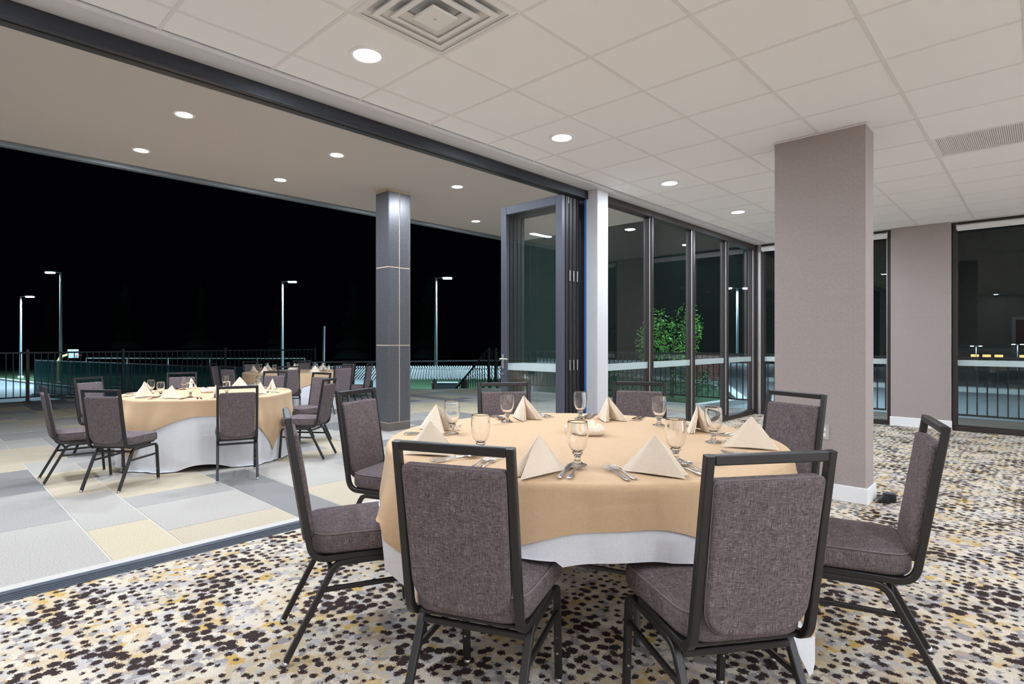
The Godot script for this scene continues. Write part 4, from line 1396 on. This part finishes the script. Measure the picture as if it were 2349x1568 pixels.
func make_tables() -> void:
	make_cutlery()
	var proto := make_chair()
	var first := true
	var look := "grey fabric banquet chair "
	# rail centre (x, f), rail direction in degrees, label
	var c1 := Vector2(-1.655, 2.295)
	var chairs1 := [
		[Vector2(-1.216, 1.069), 24.0, "at the carpeted table with white cloth corner trailing under its seat"],
		[Vector2(-0.516, 1.566), 54.0, "at the carpeted table, the cloth hem shading its seat"],
		[Vector2(-0.290, 2.63), 106.0, "drawn back from the carpeted table onto open carpet"],
		[Vector2(-1.032, 3.537), -22.0, "facing out in front of the taupe column with the outlet"],
		[Vector2(-2.11, 3.657), 26.0, "at the carpeted table directly before the side glass wall"],
		[Vector2(-2.773, 2.929), 53.0, "at the carpeted table in front of the stacked folding door"],
		[Vector2(-3.003, 1.87), 112.0, "at the carpeted table, backing onto the door track"],
		[Vector2(-2.239, 1.069), -24.0, "seen edge-on at the carpeted table, between track and cloth"],
	]
	var seats := []
	for q in chairs1:
		var a := deg_to_rad(q[1])
		var n := Vector2(-sin(a), cos(a))
		if n.dot(c1 - q[0]) < 0.0:
			n = -n
		var o: Vector2 = q[0] + n * 0.31
		var turn := atan2(n.x, -n.y)
		if first:
			proto.position = w(o.x, 0, o.y)
			proto.rotation.y = turn
			tag(proto, look + q[2], "chair", "chairs round the carpeted table")
			first = false
		else:
			dup(proto, w(o.x, 0, o.y), turn, look + q[2], "chairs round the carpeted table")
		seats.append(Transform3D(Basis(Vector3.UP, turn), w(o.x - c1.x, 0, o.y - c1.y)))
	var c2 := Vector2(-7.33, 2.52)
	var c3 := Vector2(-11.2, 5.46)
	var ring2 := [[-82.0, 1.64, -10.0, "seen side-on at the first patio table, at the open left end"], [-50.0, 1.72, 0.0, "beside the open left end of the first patio table, back turned"], [-10.0, 1.60, -10.0, "squarely before the white cloth front of the first patio table"], [38.0, 1.52, 0.0, "seen obliquely at the first patio table, next to the clad column"], [92.0, 1.52, 10.0, "at the first patio table facing away from the clad column"], [126.0, 1.52, 0.0, "between the first and second patio tables, facing the first"], [174.0, 1.56, -10.0, "facing the room across the first patio table"], [-140.0, 1.56, -10.0, "on the railing side of the first patio table, partly hidden"]]
	var ring3 := [[-68.0, 1.64, 0.0, "at the second patio table, seen past the first table's glasses"], [-128.0, 1.54, 0.0, "seen edge-on at the second patio table on its left side"], [-172.0, 1.56, 0.0, "at the second patio table with the railing end close behind"], [-28.0, 1.64, 0.0, "with its back turned at the second patio table"], [146.0, 1.56, 0.0, "at the second patio table before the bare steel pole"], [100.0, 1.52, 10.0, "at the second patio table in front of the corrugated shelter"], [40.0, 1.64, 0.0, "seen edge-on at the second patio table close to the clad column"], [6.0, 1.72, -10.0, "at the second patio table on its column side, back turned"]]
	for q in [[c2, ring2, "", "chairs round the first patio table"], [c3, ring3, "", "chairs round the second patio table"]]:
		for e in q[1]:
			var a := deg_to_rad(e[0])
			var b := deg_to_rad(e[0] + e[2])
			var dir := Vector2(cos(b), sin(b))
			var o: Vector2 = q[0] + Vector2(cos(a), sin(a)) * e[1] - dir * 0.31
			var turn := atan2(-dir.x, dir.y)
			dup(proto, w(o.x, PATIO, o.y), turn, look + e[3], q[3])
	# tables and their cloths
	table("round_table", "round folding table under the cloths on the carpet", c1, 0.0, 0.918, 0.3)
	table("round_table", "round folding table under the cloths nearer the doors on the patio", c2, PATIO, 0.918, 0.1)
	table("round_table", "round folding table under the cloths farther out on the patio", c3, PATIO, 0.918, 0.9)
	solo("white_tablecloth", cloth(0.918, 1.175, deg_to_rad(-47), 0.752, 0.002, seats, 2.0, 0.022, 1.3), M.white_cloth, "white undercloth of the carpeted table, corners reaching the floor", "tablecloth", w(c1.x, 0, c1.y))
	solo("ochre_tablecloth", cloth(0.918, 1.08, deg_to_rad(-47), 0.752, 0.008, seats, 2.0, 0.022, 1.3), M.ochre_cloth, "apricot top cloth laid on the carpeted table", "tablecloth", w(c1.x, 0, c1.y))
	solo("white_tablecloth", cloth(0.918, 1.62, deg_to_rad(-22), 0.752, 0.002, [], 0.79, 0.014, 0.4), M.white_cloth, "floor-length white undercloth of the first patio table", "tablecloth", w(c2.x, PATIO, c2.y))
	solo("ochre_tablecloth", cloth(0.918, 1.115, deg_to_rad(-22), 0.752, 0.010, [], 2.0, 0.018, 0.4), M.ochre_cloth, "apricot top cloth of the first patio table, one corner hanging low", "tablecloth", w(c2.x, PATIO, c2.y))
	solo("white_tablecloth", cloth(0.918, 1.62, deg_to_rad(10), 0.752, 0.002, [], 0.79, 0.014, 3.1), M.white_cloth, "floor-length white undercloth of the second patio table", "tablecloth", w(c3.x, PATIO, c3.y))
	solo("ochre_tablecloth", cloth(0.918, 1.115, deg_to_rad(10), 0.752, 0.010, [], 2.0, 0.018, 3.1), M.ochre_cloth, "apricot top cloth of the second patio table beyond the canopy", "tablecloth", w(c3.x, PATIO, c3.y))
	# place settings
	var y1 := 0.7615
	var nap := [[-1.285, 1.547, -11.0], [-0.996, 1.825, 108.0], [-0.933, 2.565, 118.0], [-1.315, 2.873, 40.0], [-1.897, 2.911, 62.0], [-2.289, 2.588, 75.0], [-2.316, 1.921, 100.0], [-1.840, 1.493, 128.0]]
	var gls := [[-1.278, 1.758], [-1.042, 2.083], [-1.108, 2.591], [-1.551, 2.902], [-2.025, 2.813], [-2.258, 2.412], [-2.173, 1.910], [-1.686, 1.641]]
	var where1 := "on the apricot cloth of the carpeted table"
	for k in 8:
		var n: Array = nap[k]
		place("folded_napkin", "cream napkin folded into a tent " + where1, "napkin", "napkins on the carpeted table", w(n[0], y1, n[1]), deg_to_rad(n[2]), "napkin_wide" if k in [3, 4, 5, 6] else "napkin_slim")
		place("water_goblet", "clear footed water goblet " + where1, "glass", "goblets on the carpeted table", w(gls[k][0], y1, gls[k][1]), 0.0)
		var al := atan2(n[1] - c1.y, n[0] - c1.x)
		setting(c1, al, y1, where1, "the carpeted table", [0.30, 0.13, 0.2, 0.2, 0.2, 0.2, 0.16, 0.2][k], [0.10, 0.20, 0.15, 0.2, 0.15, 0.15, 0.17, 0.15][k])
	centrepiece(w(-1.70, y1, 2.40), "the carpeted table", true)
	for q in [[c2, PATIO + 0.7635, "the first patio table", [-82.0, -48.0, -14.0, 28.0, 80.0, 132.0, 178.0, -128.0], true], [c3, PATIO + 0.7635, "the second patio table", [-69.0, -115.0, -165.0, -27.0, 150.0, 95.0, 50.0, 10.0], false]]:
		var wh: String = "on the apricot cloth of " + q[2]
		rng.seed = 5
		for d in q[3]:
			var al := deg_to_rad(d)
			var p: Vector2 = q[0] + Vector2(cos(al), sin(al)) * 0.74
			place("folded_napkin", "cream napkin folded into a tent " + wh, "napkin", "napkins on " + q[2], w(p.x, q[1], p.y), rng.randf() * TAU, "napkin_wide" if rng.randf() < 0.4 else "napkin_slim")
			p = q[0] + Vector2(cos(al + 0.2), sin(al + 0.2)) * 0.62
			place("water_goblet", "clear footed water goblet " + wh, "glass", "goblets on " + q[2], w(p.x, q[1], p.y), 0.0)
			if q[4]:
				setting(q[0], al, q[1], wh, q[2], 0.2, 0.19)
		centrepiece(w(q[0].x, q[1], q[0].y), q[2], false)


func setting(c: Vector2, al: float, y: float, wh: String, tb: String, df: float, dk: float) -> void:
	# forks on the sitter's left, knife and spoon on the right, pointing to the table's middle
	var turn := atan2(-cos(al), sin(al))
	for q in [["table_fork", "fork", -df, 0.80], ["table_fork", "fork", -df - 0.036, 0.815], ["table_knife", "knife", dk, 0.79], ["table_spoon", "spoon", dk + 0.042, 0.80]]:
		var b: float = al + q[2]
		var p := c + Vector2(cos(b), sin(b)) * float(q[3]) * 0.97
		place(q[0], "polished steel %s lying %s" % [q[1], wh], q[1], "%ss on %s" % ["knive" if q[1] == "knife" else q[1], tb], w(p.x, y, p.y), turn + rng.randf_range(-0.06, 0.06)).scale = Vector3.ONE * 1.12


func _ready() -> void:
	rng.seed = 1
	make_view()
	make_materials()
	make_room()
	make_ceiling()
	make_folding_door()
	make_patio()
	make_outside()
	make_tables()
